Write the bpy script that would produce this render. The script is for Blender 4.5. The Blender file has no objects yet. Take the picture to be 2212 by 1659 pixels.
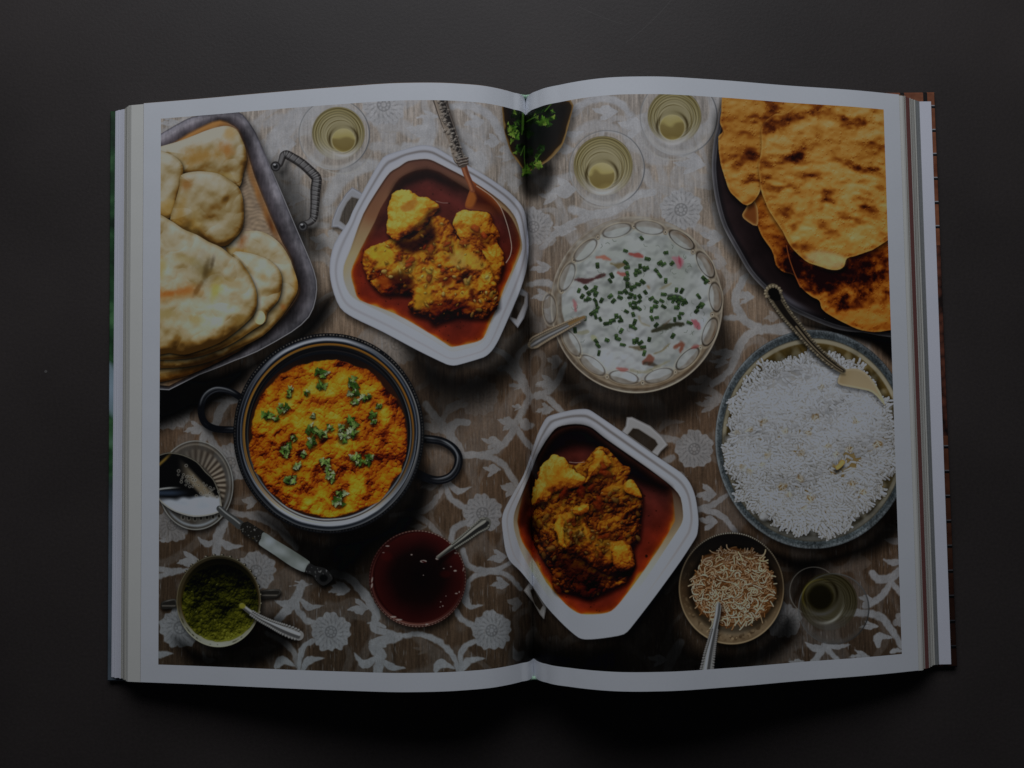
import bpy, math, random
import numpy as np
from mathutils import Matrix, Vector

# ------------------------------------------------------------------ camera
SC = bpy.context.scene
COL = SC.collection
CAM_POS = np.array([-0.010573, -0.018375, 0.415134])
CAM_ROT = (0.045007, -0.005227, -0.013558)
CAM_F = 1864.12                      # focal length in units of a 2212 px wide picture
VW, VH = 2212.0, 1659.0              # traced picture size
cam = bpy.data.cameras.new('camera')
cam.sensor_width = 36.0
cam.lens = 36.0 * CAM_F / VW
cam.clip_start = 0.01
cam.clip_end = 50
cam_ob = bpy.data.objects.new('camera', cam)
cam_ob.location = CAM_POS
cam_ob.rotation_euler = CAM_ROT
COL.objects.link(cam_ob)
SC.camera = cam_ob

# ------------------------------------------------------------------ light: one soft window light beyond the head of the book
world = bpy.data.worlds.new('World')
SC.world = world
world.use_nodes = True
world.node_tree.nodes['Background'].inputs[0].default_value = (0.75, 0.85, 1.0, 1)
world.node_tree.nodes['Background'].inputs[1].default_value = 0.016

def area_light(name, loc, target, sx, sy, power, color):
    l = bpy.data.lights.new(name, 'AREA')
    l.shape = 'RECTANGLE'
    l.size, l.size_y = sx, sy
    l.energy = power
    l.color = color
    o = bpy.data.objects.new(name, l)
    o.location = loc
    o.rotation_euler = (Vector(target) - Vector(loc)).to_track_quat('-Z', 'Y').to_euler()
    COL.objects.link(o)
    return o

area_light('window_light', (-0.04, 0.67, 0.56), (0, 0, 0), 0.8, 0.42, 3.72, (0.930, 0.962, 1.02))
SC.view_settings.view_transform = 'Standard'
SC.view_settings.look = 'None'
SC.view_settings.exposure = 0.0
SC.view_settings.gamma = 1.0
SC.view_settings.use_curve_mapping = False

# ------------------------------------------------------------------ the bent page: profile of each half, measured from the gutter
PH = 0.27                            # page height (m)
PW = 0.18778 + 0.0018                         # page width along the paper
MT, MB, MS = 0.007974, 0.008223, 0.00885   # white margins: head, foot, fore-edge
KN = np.array([0, .0012, .006, .016, .032, .055, .085, .12, .155, .185])
ZL = np.array([.0128, .0160, .0206, .027304, .031892, .0332, .02937, .023301, .016636, .011502])
ZR = np.array([.0128, .0164, .022973, .029349, .03569, .037393, .03295, .025221, .018361, .010498])

def prof(zk, x):
    x = np.asarray(x, float)
    m = np.gradient(zk, KN)
    i = np.clip(np.searchsorted(KN, x, side='right') - 1, 0, len(KN) - 2)
    h = KN[i + 1] - KN[i]
    t = (x - KN[i]) / h
    return ((2*t**3 - 3*t**2 + 1) * zk[i] + (t**3 - 2*t**2 + t) * h * m[i]
            + (-2*t**3 + 3*t**2) * zk[i + 1] + (t**3 - t**2) * h * m[i + 1])

_x = np.linspace(0, .19, 800)
ARC = {}
for sg, zk in ((-1, ZL), (1, ZR)):
    z = prof(zk, np.minimum(_x, .185))
    ARC[sg] = (np.r_[0, np.cumsum(np.hypot(np.diff(_x), np.diff(z)))], z)

def page_xz(sg, s):
    """position across (x) and height (z) of paper at distance s from the gutter"""
    S, z = ARC[sg]
    return sg * np.interp(s, S, _x), np.interp(s, S, z)

RM = np.array(cam_ob.rotation_euler.to_matrix())

def project(P):
    q = (P - CAM_POS) @ RM
    return VW/2 + CAM_F * q[..., 0] / -q[..., 2], VH/2 - CAM_F * q[..., 1] / -q[..., 2]

def unproject(vx, vy, z):
    """photo pixel -> point on the horizontal level z"""
    d = RM @ np.array([(vx - VW/2) / CAM_F, -(vy - VH/2) / CAM_F, -1.0])
    t = (z - CAM_POS[2]) / d[2]
    return CAM_POS + d * t

# ------------------------------------------------------------------ the printed photograph: a picture computed in memory, laid out on the flat paper
K = 4700.0                           # print pixels per metre of paper
HALF = int(round((PW - MS) * K))
CWID, CHEI = 2 * HALF, int(round((PH - MT - MB) * K))
_s = (np.arange(CWID) + .5 - HALF) / K
_px = np.where(_s < 0, page_xz(-1, -_s)[0], page_xz(1, _s)[0])
_pz = np.where(_s < 0, page_xz(-1, -_s)[1], page_xz(1, _s)[1])
_py = PH/2 - MT - (np.arange(CHEI) + .5) / K
_P = np.empty((CHEI, CWID, 3))
_P[..., 0] = _px[None]; _P[..., 1] = _py[:, None]; _P[..., 2] = _pz[None]
VX, VY = [a.astype(np.float32) for a in project(_P)]   # where each point of the print was traced
del _P
IMG = np.zeros((CHEI, CWID, 3), np.float32)
ID = np.zeros((CHEI, CWID), np.int16)
CMIN, CMAX = VX.min(0), VX.max(0)
RMIN, RMAX = VY.min(1), VY.max(1)
RNG = np.random.default_rng(7)

def window(x0, y0, x1, y1):
    c = np.nonzero((CMAX >= x0) & (CMIN <= x1))[0]
    r = np.nonzero((RMAX >= y0) & (RMIN <= y1))[0]
    if len(c) == 0 or len(r) == 0:
        return None
    return np.s_[r[0]:r[-1] + 1, c[0]:c[-1] + 1]

def pwin(p, pad=3):
    p = np.asarray(p)
    return window(p[:, 0].min() - pad, p[:, 1].min() - pad, p[:, 0].max() + pad, p[:, 1].max() + pad)

def T(o, *pts):
    """tracing units: four per picture unit, from the corner o of a tile"""
    return np.array([(o[0] + x / 4, o[1] + y / 4) for x, y in pts], np.float32)

A1, A2, A3, A4 = (205.2, 162.0), (702.05, 140.4), (1080.1, 140.4), (1539.1, 140.4)
B1, B2, B3, B4 = (205.2, 540.0), (702.05, 464.4), (1080.1, 464.4), (1539.1, 540.0)
C1, C2, C3, C4 = (205.2, 756.1), (702.05, 810.1), (1080.1, 810.1), (1539.1, 810.1)
D1, D2, D3, D4 = (205.2, 1112.5), (702.05, 1112.5), (1080.1, 1112.5), (1539.1, 1112.5)

def cr(p, n=4, closed=True):
    """smooth curve through the traced points, without overshoot at uneven spacing"""
    p = np.asarray(p, np.float32)
    if closed:
        pv, nx = np.roll(p, 1, 0), np.roll(p, -1, 0)
    else:
        pv, nx = np.vstack([p[:1], p[:-1]]), np.vstack([p[1:], p[-1:]])
    l0, l1 = np.hypot(*(p - pv).T), np.hypot(*(nx - p).T)
    t = (nx - pv) / 2
    lt = np.hypot(*t.T) + 1e-6
    lim = np.minimum(np.where(l0 > 0, l0, l1), np.where(l1 > 0, l1, l0))
    t = t * np.minimum(1, lim / lt)[:, None]
    b, c, tb, tc = p, nx, t, np.roll(t, -1, 0)
    if not closed:
        b, c, tb, tc = b[:-1], c[:-1], tb[:-1], tc[:-1]
    out = []
    for k in range(n):
        u = k / n
        out.append((2*u**3 - 3*u*u + 1)*b + (u**3 - 2*u*u + u)*tb + (3*u*u - 2*u**3)*c + (u**3 - u*u)*tc)
    q = np.stack(out, 1).reshape(-1, 2)
    return q if closed else np.vstack([q, p[-1:]])

def sdf(p, w, dx=0.0, dy=0.0):
    X, Y = VX[w] - dx, VY[w] - dy
    p = np.asarray(p, np.float32)
    best = np.full(X.shape, 1e9, np.float32)
    ins = np.zeros(X.shape, bool)
    q = np.roll(p, 1, 0)
    for (ax, ay), (bx, by) in zip(q, p):
        ex, ey = bx - ax, by - ay
        L = ex*ex + ey*ey
        if L < 1e-9:
            continue
        wx, wy = X - ax, Y - ay
        t = np.clip((wx*ex + wy*ey) / L, 0, 1)
        best = np.minimum(best, (wx - ex*t)**2 + (wy - ey*t)**2)
        if ay != by:
            c = (ay <= Y) != (by <= Y)
            ins ^= c & (wx < ex * wy / ey)
    d = np.sqrt(best)
    return np.where(ins, -d, d)

def ell(w, cx, cy, rx, ry, rot=0.0):
    X, Y = VX[w] - cx, VY[w] - cy
    if rot:
        c, s = math.cos(rot), math.sin(rot)
        X, Y = X*c + Y*s, -X*s + Y*c
    return np.sqrt((X/rx)**2 + (Y/ry)**2)

def ewin(cx, cy, rx, ry, pad=6):
    return window(cx - rx - pad, cy - ry - pad, cx + rx + pad, cy + ry + pad)

def line_d(p, w, width=None):
    """distance to an open line minus its half width (which may change along it)"""
    X, Y = VX[w], VY[w]
    p = np.asarray(p, np.float32)
    wd = np.zeros(len(p)) if width is None else np.broadcast_to(np.asarray(width, float), (len(p),)) / 2
    best = np.full(X.shape, 1e9, np.float32)
    for i in range(len(p) - 1):
        (ax, ay), (bx, by) = p[i], p[i + 1]
        ex, ey = bx - ax, by - ay
        L = max(ex*ex + ey*ey, 1e-6)
        t = np.clip(((X - ax)*ex + (Y - ay)*ey) / L, 0, 1)
        d = np.sqrt((X - ax - ex*t)**2 + (Y - ay - ey*t)**2) - (wd[i] + (wd[i+1] - wd[i])*t)
        best = np.minimum(best, d)
    return best

def aa(d, soft=1.2):
    return np.clip(.5 - d / soft, 0, 1)

def sst(a, b, x):
    t = np.clip((x - a) / (b - a), 0, 1)
    return t*t*(3 - 2*t)

def put(w, a, col, idn=None):
    a = np.asarray(a, np.float32)
    IMG[w] += (np.asarray(col, np.float32) - IMG[w]) * a[..., None]
    if idn is not None:
        ID[w][a > .5] = idn

def mul(w, a, k):
    """multiply by k where a is one"""
    k = np.asarray(k, np.float32)
    f = 1 + (k - 1) * a[..., None] if k.ndim else (1 + (k - 1) * a)[..., None]
    IMG[w] *= f

def ramp(t, stops):
    xs = [s[0] for s in stops]
    return np.stack([np.interp(t, xs, [s[1][k] for s in stops]) for k in range(3)], -1).astype(np.float32)

def mix(a, b, t):
    return np.asarray(a, np.float32) + (np.asarray(b, np.float32) - np.asarray(a, np.float32)) * np.asarray(t)[..., None]

_NC = {}
class noise:
    """smooth noise over the print, about -1..1, worked out for the window asked for"""
    def __init__(self, sx, sy=None, seed=0):
        sy = sy or sx
        self.s = (sx, sy)
        key = (sx, sy, seed)
        if key not in _NC:
            r = np.random.default_rng(int(sx*97 + sy*31 + seed*1009) % (2**31))
            _NC[key] = r.standard_normal((int(CHEI / sy) + 5, int(CWID / sx) + 5)).astype(np.float32) / .958
        self.g = _NC[key]
    @staticmethod
    def taps(a, b, sc):
        u = np.arange(a, b) / sc + 1
        i = u.astype(int); t = (u - i).astype(np.float32)
        return i - 1, ((1-t)**3/6, (3*t**3 - 6*t*t + 4)/6, (-3*t**3 + 3*t*t + 3*t + 1)/6, t**3/6)
    def __getitem__(self, w):
        iy, wy = self.taps(w[0].start, w[0].stop, self.s[1])
        ix, wx = self.taps(w[1].start, w[1].stop, self.s[0])
        g = self.g[iy[0]:iy[-1] + 4]
        t = sum(g[:, ix + k] * wx[k] for k in range(4))
        iy = iy - iy[0]
        return sum(t[iy + k] * wy[k][:, None] for k in range(4))

class fbm:
    def __init__(self, s, oct=4, seed=0, gain=.5, asp=1.0):
        self.l = []; a = 1.0; tot = 0
        for k in range(oct):
            sc = s / 2**k
            if sc < 1.2: break
            self.l.append((a, noise(sc, sc*asp, seed + k*13)))
            tot += a*a; a *= gain
        self.n = 1 / math.sqrt(tot)
    def __getitem__(self, w):
        return sum(a * n[w] for a, n in self.l) * self.n

def relief(h, lx=-.35, ly=-.75, lz=.75, k=1.0):
    gy, gx = np.gradient(h)
    gx = gx * k; gy = gy * k
    n = 1 / np.sqrt(gx*gx + gy*gy + 1)
    l = math.sqrt(lx*lx + ly*ly + lz*lz)
    return np.clip((-gx*lx - gy*ly + lz) * n / l, 0, 1.2)

def bumps(w, keep, n, r0, r1, seed, el=1.0, ori=None):
    """height field of many overlapping little domes, where keep (0..1 mask) allows"""
    r = np.random.default_rng(seed)
    hh = np.zeros(keep.shape, np.float32)
    tone = np.zeros(keep.shape, np.float32)
    ys, xs = np.nonzero(keep > .5)
    if len(ys) == 0:
        return hh, tone
    pick = r.integers(0, len(ys), n)
    for j in pick:
        cy, cx = ys[j], xs[j]
        R = r.uniform(r0, r1)
        e = 1 + (el - 1) * r.random()
        a = r.uniform(0, math.pi) if ori is None else ori + r.normal(0, .5)
        m = int(R*e) + 2
        y0, y1, x0, x1 = max(cy-m, 0), min(cy+m+1, hh.shape[0]), max(cx-m, 0), min(cx+m+1, hh.shape[1])
        yy, xx = np.mgrid[y0-cy:y1-cy, x0-cx:x1-cx]
        c, s = math.cos(a), math.sin(a)
        q = ((xx*c + yy*s) / (R*e))**2 + ((-xx*s + yy*c) / R)**2
        top = R * np.sqrt(np.clip(1 - q, 0, 1)) + r.uniform(-.3, .3)*R
        t = hh[y0:y1, x0:x1]
        better = (top > t) & (q < 1)
        t[better] = top[better]
        tone[y0:y1, x0:x1][better] = r.random()
    return hh, tone

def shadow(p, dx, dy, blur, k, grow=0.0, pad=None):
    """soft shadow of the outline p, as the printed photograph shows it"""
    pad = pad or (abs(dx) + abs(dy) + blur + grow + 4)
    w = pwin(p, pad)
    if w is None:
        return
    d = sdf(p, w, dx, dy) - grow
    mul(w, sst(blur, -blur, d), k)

def ellp(cx, cy, rx, ry, n=48, rot=0.0):
    t = np.linspace(0, 2*math.pi, n, endpoint=False)
    x, y = rx*np.cos(t), ry*np.sin(t)
    return np.stack([cx + x*math.cos(rot) - y*math.sin(rot), cy + x*math.sin(rot) + y*math.cos(rot)], 1)

def fill(p, col, idn=None, soft=1.2):
    w = pwin(p)
    if w is None:
        return None, None
    d = sdf(p, w)
    put(w, aa(d, soft), col, idn)
    return w, d

def line(p, width, col, alpha=1.0, soft=1.2, idn=None):
    w = pwin(p, np.max(width) + 3)
    if w is None:
        return
    put(w, aa(line_d(p, w, width), soft) * alpha, col, idn)

def ang(X, Y, cx, cy):
    return np.degrees(np.arctan2(Y - cy, X - cx))

def near(th, t0, wd):
    d = (th - t0 + 180) % 360 - 180
    return np.exp(-(d / wd)**2)
# ------------------------------------------------------------------ what the print shows (names of the printed regions)
REGIONS = [
    ('printed_tablecloth', 'printed brown damask tablecloth with pale scrolls'),
    ('printed_tray', 'printed dark metal tray with rope-twist handle'),
    ('printed_flatbread', 'printed pile of pale puffed flatbreads'),
    ('printed_wine_glass', 'printed glass of white wine beside the tray'),
    ('printed_wine_glass', 'printed glass of white wine above the raita'),
    ('printed_wine_glass', 'printed glass of white wine beside the crisp breads'),
    ('printed_wine_glass', 'printed glass of white wine beside the fried onions'),
    ('printed_dish', 'printed white octagonal dish with serving spoon'),
    ('printed_curry', 'printed yellow chicken pieces in red sauce with spoon'),
    ('printed_herb_bowl', 'printed dark bowl of coriander sprigs at the fold'),
    ('printed_raita_bowl', 'printed cut-glass bowl of raita with chopped chives'),
    ('printed_plate', 'printed round black plate'),
    ('printed_crisp_bread', 'printed blistered orange crisp breads'),
    ('printed_rice_bowl', 'printed grey-rimmed bowl with scalloped inside'),
    ('printed_rice', 'printed heap of white rice with serving spoon'),
    ('printed_pot', 'printed shiny black metal pot with two ring handles'),
    ('printed_lentils', 'printed orange lentils with coriander leaves'),
    ('printed_dish', 'printed white dish with loop handle on its corner'),
    ('printed_curry', 'printed dark chicken curry with tomato'),
    ('printed_glass_saucer', 'printed ribbed glass saucer'),
    ('printed_ladle', 'printed silver ladle with pearl handle'),
    ('printed_chutney_cup', 'printed silver cup of green chutney with spoon'),
    ('printed_jam_bowl', 'printed glass bowl of dark red chutney with spoon'),
    ('printed_onion_bowl', 'printed bowl of fried onion shreds with spoon'),
]
(R_CLOTH, R_TRAY, R_BREAD, R_G1, R_G2, R_G3, R_G4, R_DISH, R_CURRY, R_HERB, R_RAITA, R_PLATE, R_CRISP,
 R_RBOWL, R_RICE, R_POT, R_DAL, R_DISH2, R_CURRY2, R_SAUCER, R_LADLE, R_CUP, R_JAM, R_ONION) = range(len(REGIONS))
ALL = np.s_[0:CHEI, 0:CWID]

# ---- tablecloth -------------------------------------------------------------
def cloth():
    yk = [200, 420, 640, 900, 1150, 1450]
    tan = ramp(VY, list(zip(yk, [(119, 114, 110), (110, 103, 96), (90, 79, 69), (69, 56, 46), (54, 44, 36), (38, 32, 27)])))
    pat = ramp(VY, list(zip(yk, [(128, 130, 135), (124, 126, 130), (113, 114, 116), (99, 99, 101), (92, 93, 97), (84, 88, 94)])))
    P = np.zeros((CHEI, CWID), np.float32)
    def add(p, wd, o=None, soft=5.0, a=1.0):
        q = cr(T(o, *p), 4, False) if o else p
        wd = wd / 4.0 * (1.12 if soft > 6 else 1.02)
        n = len(q)
        prof_ = wd * (0.75 + .25*np.sin(np.linspace(0, math.pi, n)))
        w = pwin(q, wd + 6)
        if w is None: return
        m = sst(soft/2, -soft/2, line_d(q, w, prof_) + noise(5, 5, 3)[w]*1.6)
        P[w] = np.maximum(P[w], m*a)
    def leaf(o, x, y, sx, sy, a=1.0, rot=0.0):
        # palmette: three or four fingers fanning out from a stalk on the right
        cx, cy = o[0] + x/4, o[1] + y/4
        sx, sy = sx/4*1.1, sy/4*1.15
        w = window(cx - sx, cy - sx, cx + sx, cy + sx)
        if w is None: return
        d = None
        k = int(x + y) % 7
        for j, (t, ln) in enumerate(((-.5, .70), (-.02, .95), (.46, .72))):
            t = t*min(sy/sx*1.25, 1.1) + .05*(k - 3)/3
            b0 = (cx + sx*.46, cy + sy*.10)
            e = (b0[0] - sx*ln*math.cos(t), b0[1] + sx*ln*math.sin(t))
            m1 = (b0[0] - sx*ln*.55*math.cos(t*1.15), b0[1] + sx*ln*.55*math.sin(t*1.15))
            bend = (1 if (k + j) % 2 else -1)*sy*.10
            m2 = (b0[0] - sx*ln*.80*math.cos(t), b0[1] + sx*ln*.80*math.sin(t) + bend)
            dd = line_d([b0, m1, m2, (e[0], e[1] + bend*2)], w, [sy*.14, sy*.40, sy*.36, sy*.06])
            d = dd if d is None else np.minimum(d, dd)
        m = sst(1.6, -1.6, d + noise(4, 4, 3)[w]*1.2) * a
        P[w] = np.maximum(P[w], m)
    def tip(o, pts, w0, w1=6, a=1.0):
        # horn-shaped leaf, thick then pointed
        q = cr(T(o, *pts), 5, False)
        wd = np.interp(np.linspace(0, 1, len(q)), [0, .45, 1], [w0*.55, w0*1.1, w1]) / 4
        w = pwin(q, w0/4 + 5)
        if w is None: return
        m = sst(2, -2, line_d(q, w, wd) + noise(4, 4, 3)[w]*1.2) * a
        P[w] = np.maximum(P[w], m)
    flowers = []
    def flower(x, y, r, a=1.0):
        w = ewin(x, y, r*1.25, r*1.25)
        if w is None: return
        th = np.radians(ang(VX[w], VY[w], x, y))
        e = ell(w, x, y, r*1.03, r)
        rr = 1 + .05*np.cos(13*th + x) + .05*np.cos(5*th + 2) + .04*noise(4, 4, 9)[w]
        P[w] = np.maximum(P[w], sst(.05, -.05, e - rr) * a)
        flowers.append((x, y, r, a))
    # gutter side, middle of the cloth
    add([(1660, 0), (1710, 100), (1770, 180), (1730, 270), (1670, 380), (1620, 490), (1550, 590), (1440, 665), (1320, 685), (1190, 680)], 62, C2)
    add([(2050, -20), (1980, 100), (1880, 165), (1780, 190)], 56, C2)
    add([(1780, 190), (1900, 190), (1980, 250), (2060, 330)], 52, C2)
    add([(1640, 400), (1690, 520), (1760, 600), (1820, 650)], 55, C2)
    add([(1190, 700), (1400, 705), (1520, 760), (1600, 860), (1660, 950)], 56, C2)
    for x, y, sx, sy in ((1660, 98, 110, 44), (1900, 60, 150, 100), (1900, 288, 140, 84), (1570, 400, 150, 100), (1440, 570, 160, 96),
                         (1440, 805, 140, 84), (1585, 968, 120, 110), (1660, 270, 90, 44), (1735, 420, 90, 100)):
        leaf(C2, x, y, sx, sy)
    add([(870, 250), (960, 370), (1040, 460), (1110, 560), (1170, 650), (1190, 690)], 78, C2, a=.9)
    add([(1010, 430), (1040, 340), (1120, 280), (1220, 250)], 54, C2, a=.75)
    tip(C2, [(1110, 570), (1080, 480), (1130, 420), (1260, 408)], 80)
    leaf(C2, 950, 450, 190, 90, .8); leaf(C2, 900, 350, 110, 70, .5)
    add([(1040, 930), (990, 1030), (910, 1130), (800, 1190), (650, 1205)], 58, C2, a=.75)
    add([(1040, 950), (1080, 1060), (1180, 1130), (1260, 1150)], 58, C2)
    tip(C2, [(1070, 930), (1150, 1000), (1270, 966)], 64); leaf(C2, 900, 950, 130, 80, .7)
    add([(560, 1215), (760, 1205), (880, 1270), (970, 1360), (1020, 1420)], 50, C2, a=.7)
    leaf(C2, 800, 1305, 150, 50, .6)
    add([(1280, 1260), (1140, 1310), (1090, 1390), (1110, 1480)], 56, C2)
    flower(1033, 857, 42, .5); flower(1042, 1109, 41); flower(857, 742, 46, .55)
    vp = lambda *l: cr(np.array([(864 + x*.3064, 734.5 + y*.3064) for x, y in l]), 4, False)
    add(vp((650, 60), (740, 100), (800, 170), (860, 260), (915, 380)), 66)
    add(vp((910, 30), (845, 90), (820, 170), (850, 250)), 52)
    add(vp((700, 205), (760, 200), (815, 270)), 64); add(vp((780, 318), (860, 325)), 40)
    add(vp((1165, 170), (1110, 280), (1040, 355), (940, 388)), 44)
    add(vp((480, 582), (400, 582), (362, 640), (380, 720)), 70); add(vp((180, 600), (240, 612), (310, 650)), 56, a=.8); add(vp((170, 460), (250, 540), (300, 620)), 56, a=.7)
    add(vp((440, 430), (370, 455), (322, 505), (300, 600)), 50, a=.8)
    add(vp((930, 600), (880, 610), (845, 560)), 60); add(vp((250, 200), (190, 300), (100, 350)), 46, a=.35)
    # foot of the left page
    add([(1190, 300), (1230, 420), (1330, 480), (1480, 475), (1600, 410)], 54, D2)
    add([(1230, 600), (1290, 525), (1420, 495), (1560, 510), (1640, 580), (1690, 640)], 46, D2)
    tip(D2, [(1240, 570), (1215, 700), (1250, 790), (1365, 778)], 66)
    leaf(D2, 1490, 350, 160, 96); leaf(D2, 1510, 590, 150, 90); leaf(D2, 1640, 750, 110, 110, .7)
    add([(1130, 820), (1180, 900), (1280, 955)], 52, D2); add([(1330, 1085), (1220, 1130), (1170, 1220), (1180, 1350)], 54, D2)
    add([(640, 1050), (800, 1030), (940, 1070), (1060, 1160), (1130, 1260), (1155, 1350)], 54, D2)
    add([(640, 1050), (430, 1120), (480, 1220), (450, 1360)], 104, D2)
    tip(D2, [(450, 1230), (340, 1290), (250, 1190)], 76); tip(D2, [(500, 1260), (580, 1315), (690, 1322)], 64)
    add([(60, 500), (200, 540), (300, 640), (380, 740), (440, 860), (430, 980), (640, 1045)], 76, D2)
    leaf(D2, 130, 630, 170, 100); leaf(D2, 290, 795, 170, 110)
    tip(D2, [(520, 970), (440, 935), (365, 935)], 44); tip(D2, [(520, 1130), (450, 1130), (380, 1110)], 40)
    add([(1800, 990), (1770, 1080), (1770, 1180), (1740, 1260)], 76, D2, a=.5); tip(D2, [(1710, 1190), (1660, 1230), (1630, 1140)], 74, a=.8)
    tip(D2, [(1190, 1330), (1240, 1260), (1385, 1238)], 70); tip(D2, [(960, 1340), (1000, 1280), (1130, 1330)], 80)
    flower(1062, 1362, 41); flower(715, 1365, 41)
    leaf(D2, 850, 1150, 160, 60, .25)
    # lower left corner
    add([(430, 440), (640, 480), (800, 480)], 48, D1); add([(430, 580), (620, 510), (720, 490)], 44, D1)
    add([(1050, 340), (1060, 200), (1090, 120), (1120, 60)], 86, D1); tip(D1, [(1040, 230), (960, 250), (880, 180)], 60); tip(D1, [(1080, 220), (1160, 270), (1275, 268)], 70)
    leaf(D1, 800, 375, 170, 110)
    add([(1180, -10), (1300, 0), (1420, 30), (1560, 100), (1660, 200), (1740, 290)], 56, D1, a=.8)
    add([(1790, 590), (1740, 720), (1660, 820), (1580, 900)], 84, D1); add([(1740, 740), (1760, 830), (1830, 910), (1940, 935)], 54, D1)
    leaf(D1, 1780, 592, 190, 44); tip(D1, [(1710, 740), (1640, 770), (1545, 735)], 70); tip(D1, [(1790, 740), (1850, 795), (1980, 782)], 64)
    add([(1480, 1020), (1620, 1090), (1720, 1190), (1750, 1310)], 52, D1, a=.75); add([(1930, 1070), (1810, 1130), (1770, 1230), (1765, 1350)], 52, D1)
    tip(D1, [(1570, 1310), (1620, 1255), (1740, 1310)], 80); tip(D1, [(1800, 1330), (1850, 1255), (1980, 1238)], 70)
    tip(D1, [(430, 1250), (580, 1200), (670, 1195)], 60); leaf(D1, 2120, 620, 150, 90); leaf(D1, 1480, 1130, 150, 70, .35)
    tip(D1, [(1030, 1250), (960, 1250), (930, 1170)], 50, a=.5); leaf(D1, 590, 215, 90, 40)
    flower(389, 1356, 43); flower(553, 1233, 41, .9)
    # left edge, beside the pot
    add([(1250, 420), (1150, 450), (1080, 530), (1040, 640), (970, 700), (920, 800)], 78, C1)
    leaf(C1, 860, 665, 170, 100); leaf(C1, 1110, 415, 180, 60, .9)
    add([(980, 700), (1010, 790), (1090, 870), (1210, 910)], 60, C1); leaf(C1, 1330, 1300, 120, 100, .8)
    add([(1150, 1380), (1260, 1420), (1440, 1420), (1560, 1480), (1640, 1570), (1710, 1660)], 52, C1, a=.7)
    flower(370, 882, 46, .85); flower(497, 1000, 40, .9); flower(372, 1135, 36, .8)
    # head of the left page: pale, broad scrolls
    add([(1440, 780), (1540, 600), (1640, 460), (1760, 350), (1900, 300)], 150, A1, soft=10, a=.9); leaf(A1, 1640, 580, 180, 120, .9)
    leaf(A1, 1720, 1060, 180, 90, .8); leaf(A1, 1950, 1420, 180, 110, .8); leaf(A1, 640, 400, 200, 60, .9); add([(1640, 1380), (1800, 1290), (2000, 1300)], 60, A1, soft=8, a=.7)
    leaf(A1, 2050, 900, 160, 60, .5)
    add([(900, 480), (890, 600), (840, 720), (700, 720)], 120, A2, soft=8, a=.95); tip(A2, [(930, 560), (820, 570), (690, 540)], 110); leaf(A2, 890, 440, 180, 70)
    add([(1100, 360), (1280, 362), (1420, 440), (1500, 560), (1540, 640)], 66, A2, soft=7); leaf(A2, 1290, 480, 170, 100); leaf(A2, 1440, 650, 130, 100)
    leaf(A2, 1300, 810, 200, 200, .9); leaf(A2, 1560, 790, 160, 60, .8); add([(1180, 700), (1280, 800), (1360, 900)], 80, A2, soft=8)
    add([(20, 1180), (120, 1010), (260, 900), (420, 860)], 120, A2, soft=10, a=.85); leaf(A2, 60, 1500, 160, 160, .8); leaf(A2, 1640, 1010, 120, 90, .7)
    flower(829, 226, 46, .95)
    add([(1480, 420), (1600, 380), (1760, 420), (1880, 380)], 90, A1, soft=9, a=.7); add([(1560, 900), (1640, 1000), (1760, 980), (1880, 1060)], 80, A1, soft=9, a=.65); add([(1700, 1180), (1820, 1140), (1960, 1180)], 70, A1, soft=8, a=.55)
    add([(380, 420), (520, 520), (660, 520), (760, 600)], 110, A2, soft=9, a=.7); add([(420, 700), (560, 720), (720, 760)], 90, A2, soft=9, a=.7); add([(1140, 560), (1220, 620), (1340, 700), (1380, 820)], 90, A2, soft=9, a=.7); add([(1540, 900), (1600, 980), (1640, 1080)], 70, A2, soft=8, a=.6)
    # head of the right page
    add([(630, 390), (760, 315), (900, 292), (1040, 330), (1120, 430)], 60, A3, soft=7); leaf(A3, 910, 390, 200, 110); leaf(A3, 1140, 510, 220, 150); tip(A3, [(580, 590), (640, 600), (730, 570)], 60)
    leaf(A3, 1640, 850, 260, 110); tip(A3, [(1560, 780), (1680, 790), (1760, 850)], 60); leaf(A3, 1790, 1030, 120, 70, .7)
    add([(620, 1250), (800, 1292), (960, 1270), (1080, 1190), (1200, 1120), (1330, 1100)], 84, A3, soft=8); leaf(A3, 540, 1060, 220, 150); leaf(A3, 420, 1130, 160, 90, .9)
    add([(360, 1580), (500, 1440), (640, 1360), (820, 1305)], 66, A3, soft=6); leaf(A3, 560, 1405, 190, 90); leaf(A3, 1830, 1475, 190, 120)
    leaf(A3, 60, 700, 120, 130, .8); leaf(A3, 560, 720, 160, 80, .8); leaf(A3, 420, 1500, 120, 100, .7)
    flower(1471, 453, 44); flower(1152, 490, 40, .95)
    add([(640, 640), (720, 560), (860, 520), (1000, 560)], 90, A3, soft=9, a=.7); add([(1120, 430), (1180, 560), (1240, 700), (1300, 800), (1420, 830)], 100, A3, soft=9, a=.75); add([(1260, 920), (1300, 1020), (1420, 1080), (1560, 1110)], 80, A3, soft=8, a=.7); add([(1660, 930), (1740, 980), (1820, 960)], 70, A3, soft=8, a=.6); add([(380, 1000), (480, 1000), (600, 960)], 80, A3, soft=8, a=.7)
    add([(1640, 1380), (1740, 1420), (1840, 1460)], 60, A3, soft=7, a=.7); add([(240, 1250), (330, 1330), (420, 1420)], 70, A3, soft=8, a=.6)
    # middle of the right page
    add([(250, 600), (400, 585), (500, 640)], 60, B3); leaf(B3, 350, 440, 170, 90); leaf(B3, 350, 685, 150, 90); leaf(B3, 440, 830, 110, 110, .7); leaf(B3, 320, 960, 150, 90, .5); leaf(B3, 470, 1250, 120, 110, .8); leaf(B3, 400, 1450, 180, 110, .8)
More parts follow.
